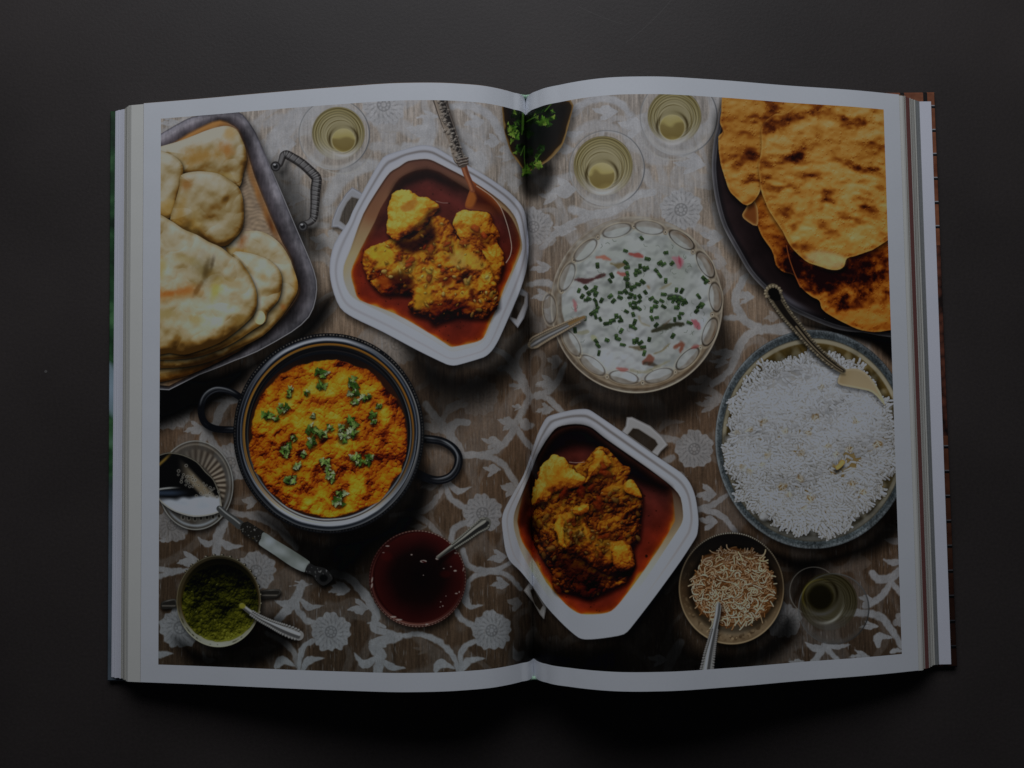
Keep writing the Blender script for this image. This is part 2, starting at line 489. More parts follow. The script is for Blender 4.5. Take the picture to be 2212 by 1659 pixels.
    add([(290, 220), (225, 330), (200, 430), (230, 540), (320, 640), (480, 680), (640, 650)], 74, B4); add([(120, 590), (280, 582)], 50, B4)
    add([(0, 1160), (140, 1050), (210, 900), (260, 790), (340, 715), (480, 692), (660, 712)], 74, B4)
    leaf(B4, 100, 885, 220, 90); leaf(B4, 60, 960, 160, 70); leaf(B4, 510, 575, 120, 80, .6); leaf(B4, 280, 390, 160, 90); leaf(B4, 40, 100, 150, 120, .7)
    leaf(B4, 20, 1290, 160, 80, .8)
    # round the second white dish
    add([(1640, 110), (1800, 130), (1910, 200)], 66, C3, a=.7); leaf(C3, 1790, 245, 190, 90, .8); leaf(C3, 1750, 40, 170, 100, .7); add([(620, 250), (700, 200), (800, 180)], 60, C3, a=.4)
    add([(1400, 540), (1540, 570)], 60, C3, a=.8); add([(1390, 760), (1500, 710)], 60, C3, a=.8); tip(C3, [(1380, 480), (1440, 410), (1590, 402)], 60, a=.5)
    leaf(C3, 1240, 520, 160, 120, .35)
    add([(1690, 1155), (1820, 1130), (1960, 1040)], 54, C3); leaf(C3, 1780, 1020, 160, 120); add([(1710, 1160), (1860, 1190), (1960, 1260), (2040, 1360)], 56, C3); leaf(C3, 1800, 1255, 150, 110); leaf(C3, 1570, 870, 90, 60, .6)
    flower(1500, 970, 40); flower(1317, 862, 42, .22)
    # foot of the right page
    add([(1380, 500), (1430, 550), (1540, 545), (1620, 470)], 76, D4); tip(D4, [(1640, 400), (1560, 410), (1480, 385)], 60); tip(D4, [(1640, 230), (1560, 225), (1480, 210)], 64, a=.8)
    add([(1545, 570), (1480, 680), (1390, 755), (1310, 790)], 60, D4); add([(1550, 580), (1620, 680)], 50, D4); leaf(D4, 1320, 720, 110, 80)
    add([(1150, 850), (1300, 845), (1450, 880), (1540, 980), (1630, 1130)], 66, D4); leaf(D4, 1350, 955, 160, 60)
    tip(D4, [(1430, 1130), (1440, 1050), (1560, 1060)], 76); tip(D4, [(1540, 1185), (1590, 1170), (1650, 1180)], 44); leaf(D4, 1610, 900, 80, 140, .8)
    add([(970, 1120), (910, 1220), (850, 1310)], 62, D4); add([(975, 1120), (1010, 1180), (1080, 1250)], 52, D4)
    tip(D4, [(960, 1150), (880, 1150), (800, 1100)], 66); tip(D4, [(990, 1130), (1080, 1140), (1190, 1118)], 50); leaf(D4, 1270, 1215, 170, 70); leaf(D4, 730, 1270, 140, 70, .9)
    add([(390, 1310), (420, 1210), (430, 1150)], 70, D4, a=.35)
    leaf(D3, 1360, 1240, 150, 90, .75); add([(1560, 1100), (1490, 1220), (1440, 1360)], 96, D3, a=.6); leaf(D3, 1640, 1270, 190, 60, .3); add([(1440, 660), (1470, 590), (1540, 540)], 70, D3, a=.45)
    leaf(D3, 1210, 1010, 190, 200, .2); leaf(D3, 470, 1080, 120, 100, .18); leaf(D4, 1270, 400, 190, 120, .22); leaf(D4, 1560, 110, 160, 60, .5)
    flower(1692, 1340, 38, .75)
    # the faint, broad scrolls of the damask that fill the ground between
    n1 = fbm(74, 2, 201, .45)[ALL]; n2 = fbm(58, 2, 207, .4)[ALL]
    band = np.maximum(sst(.24, .12, np.abs(n1 - .12)), .9*sst(.20, .10, np.abs(n2 + .30)))
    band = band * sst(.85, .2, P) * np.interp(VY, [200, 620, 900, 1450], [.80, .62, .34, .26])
    P = np.maximum(P, band.astype(np.float32) * (.85 + .15*noise(3, 3, 7)[ALL]))
    # woven look
    grain = .5*noise(1.5, 16, 1)[ALL] + .35*noise(2.4, 40, 2)[ALL] + .25*noise(1.2, 1.6, 5)[ALL]
    P = np.clip(P * (1 + .10*noise(1.3, 5, 6)[ALL]), 0, 1)
    tone = fbm(150, 3, 11)[ALL]
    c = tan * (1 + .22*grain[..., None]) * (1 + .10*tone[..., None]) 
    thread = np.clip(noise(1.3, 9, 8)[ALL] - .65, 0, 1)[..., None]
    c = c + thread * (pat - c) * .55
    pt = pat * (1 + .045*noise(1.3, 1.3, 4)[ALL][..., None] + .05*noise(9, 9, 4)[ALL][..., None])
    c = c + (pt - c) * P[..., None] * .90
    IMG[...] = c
    # rosettes worked into the flowers
    for x, y, r, a in flowers:
        w = ewin(x, y, r, r)
        X, Y = VX[w], VY[w]
        th = np.radians(ang(X, Y, x, y)); e = ell(w, x, y, r, r)
        m = np.exp(-((e - .30)/.035)**2) + .8*np.exp(-((e - .13)/.03)**2) + (e < .28)*(.35 - .35*np.cos(8*th))*(e > .14)
        m = m + .65*(np.cos(16*th + 10*e) > .35)*np.exp(-((e - .56)/.14)**2) + .5*(np.cos(24*th) > .6)*np.exp(-((e - .85)/.09)**2)
        mul(w, np.clip(m, 0, 1)*a*aa(e - 1, .1), .78)
cloth()

def dark(pts, blur, k, o=None):
    p = T(o, *pts) if o else np.asarray(pts, float)
    shadow(cr(p, 3), 0, 0, blur, k)

# broad printed shadows on the cloth
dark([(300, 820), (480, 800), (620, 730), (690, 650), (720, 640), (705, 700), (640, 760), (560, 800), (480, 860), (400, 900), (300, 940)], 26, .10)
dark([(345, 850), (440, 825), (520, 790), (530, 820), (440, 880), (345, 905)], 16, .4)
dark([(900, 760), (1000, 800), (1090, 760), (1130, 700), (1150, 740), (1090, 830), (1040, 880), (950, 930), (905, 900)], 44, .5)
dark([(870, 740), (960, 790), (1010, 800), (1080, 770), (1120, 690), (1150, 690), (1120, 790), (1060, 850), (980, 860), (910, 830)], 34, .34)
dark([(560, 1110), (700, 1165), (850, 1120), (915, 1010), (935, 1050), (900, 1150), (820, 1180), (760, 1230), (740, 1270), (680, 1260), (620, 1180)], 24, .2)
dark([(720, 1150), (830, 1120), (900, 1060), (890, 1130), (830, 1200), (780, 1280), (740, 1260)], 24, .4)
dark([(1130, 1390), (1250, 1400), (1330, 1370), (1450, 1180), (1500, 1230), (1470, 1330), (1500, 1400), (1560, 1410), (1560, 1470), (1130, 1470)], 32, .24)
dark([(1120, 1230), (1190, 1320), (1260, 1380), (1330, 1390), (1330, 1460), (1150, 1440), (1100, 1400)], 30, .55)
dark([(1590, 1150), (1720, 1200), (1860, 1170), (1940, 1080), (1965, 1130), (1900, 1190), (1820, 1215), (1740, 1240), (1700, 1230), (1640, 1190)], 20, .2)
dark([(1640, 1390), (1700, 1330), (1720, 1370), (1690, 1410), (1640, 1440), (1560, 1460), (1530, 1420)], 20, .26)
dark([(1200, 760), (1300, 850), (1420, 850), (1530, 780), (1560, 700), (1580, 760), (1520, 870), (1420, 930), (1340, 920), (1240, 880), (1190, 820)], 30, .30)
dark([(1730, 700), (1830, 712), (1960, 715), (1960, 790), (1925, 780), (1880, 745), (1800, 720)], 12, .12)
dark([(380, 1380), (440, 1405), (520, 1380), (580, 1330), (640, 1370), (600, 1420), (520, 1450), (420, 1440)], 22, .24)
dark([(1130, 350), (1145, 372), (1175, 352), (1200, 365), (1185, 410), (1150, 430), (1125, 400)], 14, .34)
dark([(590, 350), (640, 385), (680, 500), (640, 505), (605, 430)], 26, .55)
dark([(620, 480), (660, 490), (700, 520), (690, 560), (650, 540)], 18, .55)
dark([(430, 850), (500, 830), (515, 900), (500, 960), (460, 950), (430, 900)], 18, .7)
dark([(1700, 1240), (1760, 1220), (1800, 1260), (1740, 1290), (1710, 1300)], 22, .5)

# ---- tray and flatbreads ------------------------------------------------------
def tray():
    out = np.vstack([T(A1, (430, 585), (560, 512), (700, 430), (830, 365), (1000, 335), (1240, 320), (1310, 380), (1390, 500), (1500, 750), (1620, 1030), (1740, 1320), (1860, 1600)),
                     T(B1, (1915, 260), (1910, 420), (1850, 580), (1700, 710), (1400, 880), (1200, 960), (900, 1080), (430, 1200))])
    inn = np.vstack([T(A1, (430, 722), (560, 655), (700, 585), (820, 510), (960, 440), (1080, 400), (1200, 440), (1260, 520), (1310, 650), (1380, 880), (1500, 1180), (1620, 1450), (1700, 1600)),
                     T(B1, (1745, 260), (1765, 340), (1740, 420), (1640, 560), (1450, 740), (1200, 880), (900, 1040), (430, 1160))])
    out, inn = cr(out, 2), cr(inn, 2)
    shadow(out, 8, 10, 12, .45)
    w = pwin(out)
    do, di = sdf(out, w), sdf(inn, w)
    X, Y = VX[w], VY[w]
    t = np.clip(-do / (np.maximum(-do, 0) + np.maximum(di, 0) + .01), 0, 1)
    base = ramp(t, [(0, (50, 49, 54)), (.12, (86, 85, 92)), (.35, (92, 90, 96)), (.6, (64, 61, 66)), (.85, (48, 44, 47)), (1, (40, 34, 34))])
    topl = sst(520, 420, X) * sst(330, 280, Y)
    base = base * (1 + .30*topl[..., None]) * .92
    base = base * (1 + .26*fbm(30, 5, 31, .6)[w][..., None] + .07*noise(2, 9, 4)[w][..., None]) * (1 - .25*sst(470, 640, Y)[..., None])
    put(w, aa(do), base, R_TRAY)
    put(w, aa(np.abs(do + 1.0) - .9)*sst(300, 420, Y), (104, 104, 108))
    # floor and the warm reflections of the breads on the inner wall
    fl = mix((100, 88, 76), (118, 104, 88), .5 + .5*fbm(14, 3, 5)[w])
    sw = np.cos(ell(w, 560, 480, 9, 9)*3 + 3*noise(10, 10, 8)[w]) * np.cos(Y*.5 + 2*noise(12, 12, 3)[w])
    fl *= (1 + .10*sw)[..., None]
    put(w, aa(di), fl)
    put(w, sst(12, 1, np.abs(di + 6)) * (.75 + .25*noise(9, 20, 4)[w]) * sst(330, 400, X), mix((118, 78, 38), (70, 44, 28), .5 + .5*noise(7, 30, 2)[w]))
    put(w, sst(9, 0, np.abs(di + 3)) * sst(500, 470, X) * sst(330, 300, Y), (132, 96, 56))
    put(w, sst(5, 0, np.abs(di + 17)) * .5 * sst(560, 520, X)*sst(330, 400, Y), (132, 122, 104))
    # rope-twist handle
    hp = cr(T(A1, (1560, 800), (1600, 770), (1625, 700), (1660, 690), (1780, 760), (1880, 850), (1915, 900), (1905, 1000), (1900, 1120), (1890, 1230), (1860, 1270), (1800, 1290)), 6, False)
    shadow(np.vstack([hp + 4, (hp - 4)[::-1]]), 10, 14, 9, .6)
    wd = np.interp(np.linspace(0, 1, len(hp)), [0, .12, .25, .6, .9, 1], [11, 13, 19, 23, 15, 13])
    line(hp, wd, (38, 36, 36), idn=R_TRAY)
    line(hp + [-1, -1.5], wd*.55, (92, 92, 94), .8, 3)
    for k in range(14, len(hp) - 10, 2):
        d = hp[k+1] - hp[k-1]; d /= np.hypot(*d) + 1e-6
        n_ = np.array([-d[1], d[0]])
        c = hp[k]
        hw = wd[k]*.48
        line(np.array([c - n_*hw + d*2, c + n_*hw - d*2]), 1.5, (18, 18, 18), .55)
        line(np.array([c - n_*hw*.8 + d*4, c + n_*hw*.1 + d*2]), 1.3, (128, 128, 128), .45)
    for (x, y) in ((1560, 790), (1795, 1308)):
        cx, cy = A1[0] + x/4, A1[1] + y/4
        for r, cc in ((11, (34, 33, 34)), (8, (58, 58, 60)), (5, (24, 24, 26))):
            fill(ellp(cx, cy, r, r), cc, R_TRAY)
        fill(ellp(cx - 2, cy - 4, 3, 2), (120, 122, 126))
tray()

def bread(p, seed, pal, h0=26.0, amp=9.0, patches=(), ed=1.0):
    p = cr(p, 3)
    shadow(p, 3, 7, 9, .35)
    shadow(p, 1, 2, 3, .5)
    w = pwin(p)
    d = sdf(p, w)
    ins = np.maximum(-d, 0)
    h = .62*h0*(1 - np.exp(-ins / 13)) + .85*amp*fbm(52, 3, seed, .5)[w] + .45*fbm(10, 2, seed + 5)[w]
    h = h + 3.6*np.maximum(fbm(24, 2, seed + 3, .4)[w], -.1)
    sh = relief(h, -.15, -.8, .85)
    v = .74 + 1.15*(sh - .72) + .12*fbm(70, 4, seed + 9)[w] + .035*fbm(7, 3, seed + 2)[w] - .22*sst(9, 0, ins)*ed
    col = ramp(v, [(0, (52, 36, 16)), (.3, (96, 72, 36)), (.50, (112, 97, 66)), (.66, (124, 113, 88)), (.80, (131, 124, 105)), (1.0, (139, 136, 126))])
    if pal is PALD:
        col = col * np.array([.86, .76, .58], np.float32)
    for (x, y, rx, ry, rot, cc, al) in patches:
        e = ell(w, x, y, rx, ry, rot) + .38*fbm(20, 4, seed + 21, .6)[w]
        a = sst(1.45, .1, e) * al * .8
        col = mix(col, np.asarray(cc)*np.ones(3), a)
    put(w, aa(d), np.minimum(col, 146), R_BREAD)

PAL = [(108, 92, 52), (135, 127, 100), (146, 142, 126)]
PALD = [(84, 62, 28), (118, 98, 58), (140, 126, 92)]
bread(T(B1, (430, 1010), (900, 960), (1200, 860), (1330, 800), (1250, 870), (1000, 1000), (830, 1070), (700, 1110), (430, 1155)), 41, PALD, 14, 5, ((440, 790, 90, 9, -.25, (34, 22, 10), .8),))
bread(np.vstack([T(A1, (1130, 1490), (1250, 1370), (1400, 1345), (1520, 1390), (1620, 1480), (1690, 1600)),
                 T(B1, (1700, 120), (1750, 270), (1745, 370), (1680, 480), (1600, 590), (1450, 740), (1200, 870), (1000, 960), (780, 1010), (430, 1020), (430, 900), (1000, 700), (1200, 200))]), 42, PAL, 20, 6,
      ((523, 520, 26, 12, -1.2, (104, 56, 22), .9), (520, 545, 30, 10, .3, (128, 100, 48), .7), (640, 610, 10, 30, 0, (132, 100, 48), .6), (611, 664, 9, 8, 0, (112, 64, 28), .8), (430, 783, 110, 9, -.25, (30, 20, 10), .85)))
bread(T(B1, (1190, 30), (1300, 20), (1450, 60), (1560, 130), (1610, 220), (1612, 330), (1580, 440), (1490, 540), (1470, 620), (1380, 680), (1200, 800), (1000, 890), (780, 940), (430, 940), (430, 800), (1000, 700), (1200, 300)), 43, PAL, 22, 8,
      ((568, 600, 12, 8, .3, (118, 92, 44), .6), (430, 772, 110, 8, -.3, (40, 26, 12), .8), (530, 725, 60, 9, -.6, (96, 72, 34), .7)))
fill(ellp(561, 686, 12, 15), (140, 132, 104)); fill(ellp(560, 682, 9, 9), (147, 141, 118), soft=6)
bread(T(A1, (430, 665), (700, 580), (860, 520), (960, 480), (1060, 450), (1140, 440), (1220, 470), (1270, 560), (1300, 640), (1310, 740), (1280, 860), (1250, 960), (1180, 960), (1000, 900), (760, 870), (700, 780), (600, 720)), 44, PAL, 24, 9,
      ((440, 335, 52, 22, -.15, (120, 86, 34), .85), (492, 322, 18, 14, .3, (122, 74, 26), .8), (498, 288, 14, 16, 0, (134, 104, 54), .7), (480, 380, 50, 10, .1, (126, 106, 54), .6)))
bread(T(A1, (430, 655), (640, 680), (720, 730), (762, 800), (750, 920), (720, 1040), (690, 1130), (640, 1240), (430, 1190)), 45, PAL, 26, 9, ((372, 440, 20, 18, .4, (132, 108, 58), .7), (350, 452, 18, 16, 0, (132, 104, 52), .5)))
bread(T(A1, (740, 870), (820, 840), (920, 832), (1060, 850), (1150, 900), (1240, 970), (1275, 1060), (1287, 1200), (1270, 1330), (1200, 1420), (1120, 1480), (1000, 1460), (880, 1380), (720, 1320), (650, 1250), (690, 1110), (730, 960)), 46, PAL, 26, 9,
      ((405, 398, 20, 14, -.5, (112, 72, 30), .85), (388, 460, 16, 46, .35, (124, 96, 44), .75), (418, 485, 16, 40, 0, (134, 112, 60), .5), (498, 512, 30, 6, -.4, (116, 92, 46), .5)))
bread(np.vstack([T(A1, (430, 1180), (640, 1250), (760, 1330), (880, 1380), (980, 1440), (1090, 1490), (1190, 1570)),
                 T(B1, (1250, 90), (1340, 220), (1390, 340), (1400, 460), (1370, 560), (1250, 680), (1080, 800), (900, 870), (770, 905), (640, 890), (430, 885))]), 47, PAL, 30, 10,
      ((365, 635, 60, 20, -.1, (128, 84, 36), .9), (372, 632, 34, 9, -.2, (124, 66, 24), .75), (440, 583, 34, 26, .2, (94, 82, 50), .8), (446, 585, 9, 26, .25, (58, 46, 26), .8),
       (459, 570, 5, 18, .2, (50, 40, 26), .7), (466, 628, 12, 26, .2, (132, 120, 46), .75), (427, 625, 5, 18, .5, (84, 58, 28), .8), (355, 680, 60, 14, 0, (112, 96, 52), .8),
       (400, 560, 30, 12, .3, (120, 108, 66), .6), (425, 690, 18, 12, .2, (128, 102, 52), .7), (345, 580, 14, 30, 0, (134, 106, 48), .7), (520, 690, 20, 20, 0, (116, 98, 56), .6), (498, 610, 24, 10, .2, (118, 98, 54), .6)))

# ---- wine glasses ------------------------------------------------------------
def glass(cx, cy, r, wcx, wcy, wr, dcx, dcy, dr, bx, by, br, idn, dk=1.0, rim=(96, 98, 100)):
    w = ewin(cx, cy, r*1.35, r*1.35)
    X, Y = VX[w], VY[w]
    def ring(x, y, rr, wd, cc, al, th0=None, tw=70, ry=None):
        e = (ell(w, x, y, rr, ry or rr) - 1) * rr
        m = np.exp(-(e / wd)**2) * al
        if th0 is not None:
            m = m * near(ang(X, Y, x, y), th0, tw)
        put(w, m, cc)
    eb = ell(w, bx, by, br, br)
    mul(w, aa((eb - 1)*br, 3)*.5, .88)
    ring(bx, by, br, 1.6, tuple(c*dk for c in (136, 136, 134)), .7, 80, 75); ring(bx, by, br, 1.1, (88, 88, 86), .5 if dk < .9 else .12)
    e = ell(w, cx, cy, r, r)
    put(w, aa((e - 1)*r)*.18, tuple(c*dk for c in (132, 134, 136)), idn)
    ring(cx, cy, r*.93, r*.05, tuple(c*dk for c in (140, 141, 142)), .5, 90, 80)
    # wine
    ew = ell(w, wcx, wcy, wr, wr)
    th = ang(X, Y, wcx, wcy)
    rings = np.cos(ew*wr*1.15 + .8*noise(14, 14, 6)[w] + .02*th)
    col = ramp(ew, [(0, (112, 104, 66)), (.5, (124, 117, 84)), (.72, (112, 104, 66)), (.88, (108, 99, 56)), (1, (92, 82, 42))])
    col = col * (1 + .13*rings*sst(.45, .75, ew))[..., None] * (.95 + .1*near(th, 90, 60)[..., None]) * dk
    col = mix(col, col.mean(-1, keepdims=True)*np.array([1.03, 1.0, .92], np.float32), np.full(ew.shape, .35, np.float32))
    a = aa((ew - 1)*wr, 2.5)
    low = near(th, 90, 55) * sst(.55, .85, ew)
    put(w, a * (1 - .75*low) * .95, col)
    put(w, a * low * .55, tuple(c*dk for c in (138, 139, 140)))
    for rr, t0 in ((.95, -60), (.82, -30), (.74, -150), (.66, 0), (.60, -110), (.52, 180), (.88, 190), (.70, 30)):
        ring(wcx + (dcx - wcx)*(1 - rr), wcy + (dcy - wcy)*(1 - rr), wr*rr, .9, tuple(c*dk for c in (58, 48, 20)), .75, t0, 42)
        ring(wcx + (dcx - wcx)*(1 - rr), wcy + (dcy - wcy)*(1 - rr), wr*rr + 2.2, .8, tuple(c*dk for c in (138, 134, 108)), .5, t0 + 25, 40)
    # foot of the bowl
    put(w, np.exp(-((ell(w, dcx, dcy - 2, dr*1.22, dr*1.2) - 1)/.09)**2) * (near(ang(X, Y, dcx, dcy), -20, 42) + near(ang(X, Y, dcx, dcy), 185, 36))*.85, tuple(c*dk for c in (40, 32, 14)))
    put(w, np.exp(-((ell(w, dcx, dcy + 1, dr*1.35, dr*1.30) - 1)/.10)**2) * near(ang(X, Y, dcx, dcy), 85, 50)*.8, tuple(c*dk for c in (142, 142, 144)))
    ed = ell(w, dcx, dcy, dr, dr)
    dcol = ramp((Y - dcy)/dr + .25*noise(11, 11, 7)[w], [(-1, (130, 124, 92)), (-.4, (122, 114, 74)), (-.15, (96, 86, 54)), (.6, (90, 79, 47)), (1, (108, 97, 60))]) * dk
    put(w, aa((ed - 1)*dr), dcol)
    put(w, np.exp(-((ed - 1)/.05)**2)*.5, tuple(c*dk for c in (136, 130, 98)))
    # rims
    ring(cx, cy, r, 1.1, tuple(c*dk for c in (84, 86, 90)), .55); ring(cx, cy, r - 2.2, .9, tuple(c*dk for c in (136, 138, 142)), .35); ring(cx, cy, r, 1.1, rim, .85, -30, 75); ring(cx, cy, r, 1.2, tuple(c*dk for c in (60, 62, 66)), .85, 25, 60); ring(cx, cy, r, 1.2, tuple(c*dk for c in (142, 143, 144)), .8, 110, 60); ring(cx, cy, r, .9, rim, .7, 190, 55)
glass(722, 290, 76, 731, 288, 57, 742, 303, 25, 737, 305, 70, R_G1)
glass(1311, 363, 81, 1303, 358, 64, 1300, 380, 28, 1302, 382, 66, R_G2)
glass(1466, 252, 83, 1457, 252, 58, 1452, 275, 27, 1452, 277, 68, R_G3)
glass(1801, 1315, 76, 1790, 1300, 62, 1772, 1287, 30, 1758, 1277, 52, R_G4, .36, (70, 72, 74))
w = ewin(1782, 1298, 52, 52)
put(w, sst(1, .6, ell(w, 1772, 1290, 34, 36)) * .9, (13, 12, 6)); put(w, np.exp(-((ell(w, 1778, 1296, 46, 50) - 1)/.07)**2)*near(ang(VX[w], VY[w], 1778, 1296), 60, 40)*.8, (98, 100, 98))
put(w, np.exp(-((ell(w, 1772, 1290, 38, 38) - 1)/.06)**2)*near(ang(VX[w], VY[w], 1772, 1290), -150, 60)*.6, (76, 70, 24))

# ---- chicken in white octagonal dishes -----------------------------------------
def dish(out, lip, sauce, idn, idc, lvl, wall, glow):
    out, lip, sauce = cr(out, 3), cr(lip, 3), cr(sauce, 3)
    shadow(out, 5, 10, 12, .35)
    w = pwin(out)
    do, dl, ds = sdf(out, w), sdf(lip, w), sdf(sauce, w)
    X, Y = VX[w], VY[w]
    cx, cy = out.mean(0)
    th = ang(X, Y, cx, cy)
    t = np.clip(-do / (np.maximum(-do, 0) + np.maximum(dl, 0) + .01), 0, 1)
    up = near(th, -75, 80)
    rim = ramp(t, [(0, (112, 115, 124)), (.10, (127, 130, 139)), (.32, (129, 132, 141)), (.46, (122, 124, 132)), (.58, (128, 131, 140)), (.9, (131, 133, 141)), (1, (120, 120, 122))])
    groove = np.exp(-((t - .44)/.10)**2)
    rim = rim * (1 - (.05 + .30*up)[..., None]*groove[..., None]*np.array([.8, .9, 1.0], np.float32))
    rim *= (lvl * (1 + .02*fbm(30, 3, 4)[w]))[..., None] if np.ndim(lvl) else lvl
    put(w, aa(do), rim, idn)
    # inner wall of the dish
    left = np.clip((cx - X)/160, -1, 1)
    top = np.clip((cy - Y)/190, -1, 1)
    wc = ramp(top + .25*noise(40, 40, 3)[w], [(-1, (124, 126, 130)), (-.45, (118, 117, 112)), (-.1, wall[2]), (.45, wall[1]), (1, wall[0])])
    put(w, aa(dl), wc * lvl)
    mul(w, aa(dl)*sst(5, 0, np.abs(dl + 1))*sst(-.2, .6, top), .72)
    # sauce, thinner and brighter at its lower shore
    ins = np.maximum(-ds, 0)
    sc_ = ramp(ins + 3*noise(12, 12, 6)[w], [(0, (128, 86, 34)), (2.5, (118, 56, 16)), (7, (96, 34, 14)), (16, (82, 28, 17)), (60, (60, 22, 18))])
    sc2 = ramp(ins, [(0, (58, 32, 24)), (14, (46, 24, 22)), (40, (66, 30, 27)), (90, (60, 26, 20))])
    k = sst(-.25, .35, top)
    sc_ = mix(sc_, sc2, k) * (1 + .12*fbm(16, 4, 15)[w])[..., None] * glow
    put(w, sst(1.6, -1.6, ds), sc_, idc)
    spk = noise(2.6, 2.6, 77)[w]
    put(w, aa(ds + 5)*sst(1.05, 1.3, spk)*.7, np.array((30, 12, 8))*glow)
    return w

def meat(p, seed, glow=1.0, h0=22.0, amp=7.0, yel=.5, idn=None, sharp=1.0, rough=.0):
    p = cr(p, 3)
    shadow(p, 2, 7, 8, .28)
    w = pwin(p)
    ed = 3.0*fbm(10, 3, seed + 1)[w]
    d = sdf(p, w) + ed
    ins = np.maximum(-d, 0)
    X, Y = VX[w], VY[w]
    bh, bt = bumps(w, (d < -1).astype(float), int((d < 0).sum() / 34), 2.0, 5.5, seed, 2.2)
    h = .75*h0*(1 - np.exp(-ins/15)) + .85*amp*fbm(38, 3, seed)[w] + .24*amp*fbm(13, 3, seed + 4)[w] + max(.14 + rough, 0)*bh
    sh = relief(h, -.3, -.8, .8, sharp)
    y0, y1 = p[:, 1].min(), p[:, 1].max()
    v = yel + .15 + .18*fbm(44, 4, seed + 7)[w] + .16*(bt - .5) + .90*(sh - .70) + .05*fbm(5, 2, seed)[w]
    v = v - .20*sst(y0 + (y1 - y0)*.6, y1, Y) - .12*sst(5, 0, ins)
    col = ramp(v, [(-.2, (20, 8, 5)), (.05, (48, 20, 9)), (.22, (82, 37, 13)), (.4, (110, 60, 16)), (.58, (130, 84, 22)), (.78, (141, 104, 34)), (1.0, (148, 126, 62))])
    a = sst(1, -1, d)
    put(w, a, col*glow, idn)
    hl = sst(.86, .98, sh)*sst(.6, 1.1, noise(2.5, 2.5, seed + 3)[w])
    put(w, a*hl*.35, np.array((146, 136, 104))*min(glow*1.05, 1))
    return w

def bits(pts, seed, glow, cols, r=(3, 7), n=1):
    r_ = np.random.default_rng(seed)
    for (x, y) in pts:
        R = r_.uniform(*r); rot = r_.uniform(0, 3.1)
        w = ewin(x, y, R*1.5, R*1.5, 4)
        if w is None: continue
        c = np.array(cols[r_.integers(len(cols))], float)*glow*r_.uniform(.85, 1.1)
        e = ell(w, x, y, R*1.3, R*r_.uniform(.6, .9), rot) + .28*fbm(6, 2, seed)[w]
        loc = IMG[w].mean((0, 1)); lum = float(loc.sum()/3)
        c = c*np.power(np.clip(.40 + lum/105, .35, 1.05), np.array([.75, 1.1, 1.4]))
        mul(w, sst(1.7, .8, ell(w, x + .5, y + R*.45, R*1.35, R*.95, rot))*.45, .5)
        sh = relief(3.2*np.sqrt(np.clip(1 - e*e, 0, 1))*R*.4, -.3, -.8, .8)
        put(w, sst(1.12, .75, e)*.7, c*(.55 + .62*sh)[..., None])
        put(w, sst(1, .3, ell(w, x - R*.25, y - R*.32, R*.32, R*.18, rot))*.22*np.clip(lum/90, .2, 1), np.array((140, 126, 108))*glow)

def bits_in(poly, n, seed, glow, cols, r):
    w = pwin(poly); m = sdf(poly, w) < -3
    r_ = np.random.default_rng(seed)
    ys, xs = np.nonzero(m)
    if not len(ys): return
    j = r_.integers(0, len(ys), n)
    bits(list(zip(VX[w][ys[j], xs[j]], VY[w][ys[j], xs[j]])), seed + 1, glow, cols, r)

D1OUT = np.vstack([T(A2, (500, 800), (600, 755), (780, 702), (870, 693), (960, 715), (1140, 820), (1280, 893), (1440, 990), (1600, 1105), (1690, 1200), (1728, 1275), (1748, 1400), (1760, 1560)),
                   T(B2, (1745, 450), (1690, 640), (1590, 880), (1500, 1080), (1440, 1175), (1370, 1230), (1140, 1298), (1050, 1290), (800, 1170), (500, 1010), (250, 890), (130, 800), (60, 620), (40, 440), (80, 250), (200, 60)),
                   T(A2, (240, 1260), (400, 960))])
D1LIP = np.vstack([T(A2, (640, 880), (720, 830), (860, 812), (940, 830), (1240, 985), (1400, 1085), (1560, 1210), (1650, 1330), (1690, 1480), (1702, 1590)),
                   T(B2, (1650, 430), (1580, 600), (1510, 760), (1445, 920), (1380, 1070), (1310, 1125), (1140, 1170), (1070, 1165), (900, 1055), (600, 890), (300, 745), (215, 680), (165, 560), (165, 440), (220, 300)),
                   T(A2, (330, 1290), (480, 1040), (560, 930))])
D1SAU = np.vstack([T(A2, (560, 1110), (640, 985), (760, 920), (880, 900), (1000, 930), (1240, 1080), (1440, 1180), (1580, 1280), (1660, 1420), (1690, 1560)),
                   T(B2, (1640, 420), (1560, 600), (1510, 740), (1440, 900), (1370, 1060), (1290, 1102), (1100, 1140), (1040, 1110), (850, 990), (600, 850), (300, 735), (250, 620), (225, 490), (290, 330), (430, 60)),
                   T(A2, (480, 1240))])
# loop handles of the first dish
for outer, hole, o in (([(235, 1055), (330, 1112), (310, 1180), (200, 1400), (160, 1432), (110, 1402), (55, 1402), (62, 1340), (105, 1230), (180, 1110)], [(232, 1142), (304, 1162), (288, 1200), (190, 1392), (128, 1345), (150, 1270), (190, 1190)], A2),
                       ([(1680, 620), (1756, 672), (1756, 780), (1720, 890), (1665, 975), (1590, 890), (1600, 800)], [(1684, 690), (1726, 705), (1718, 765), (1655, 900), (1605, 880), (1640, 760)], B2)):
    p = T(o, *outer)
    shadow(p, 3, 6, 6, .55)
    w = pwin(p, 4)
    hd = sdf(T(o, *hole), w); od = sdf(p, w)
    a = aa(od)*(1 - aa(hd))
    put(w, a, mix((124, 127, 136), (112, 114, 120), sst(0, 8, -od)), R_DISH)
    put(w, a*np.exp(-((od + 1)/1.1)**2)*.6, (70, 70, 74)); put(w, a*np.exp(-((hd - 1)/1.0)**2)*.6, (84, 80, 76))
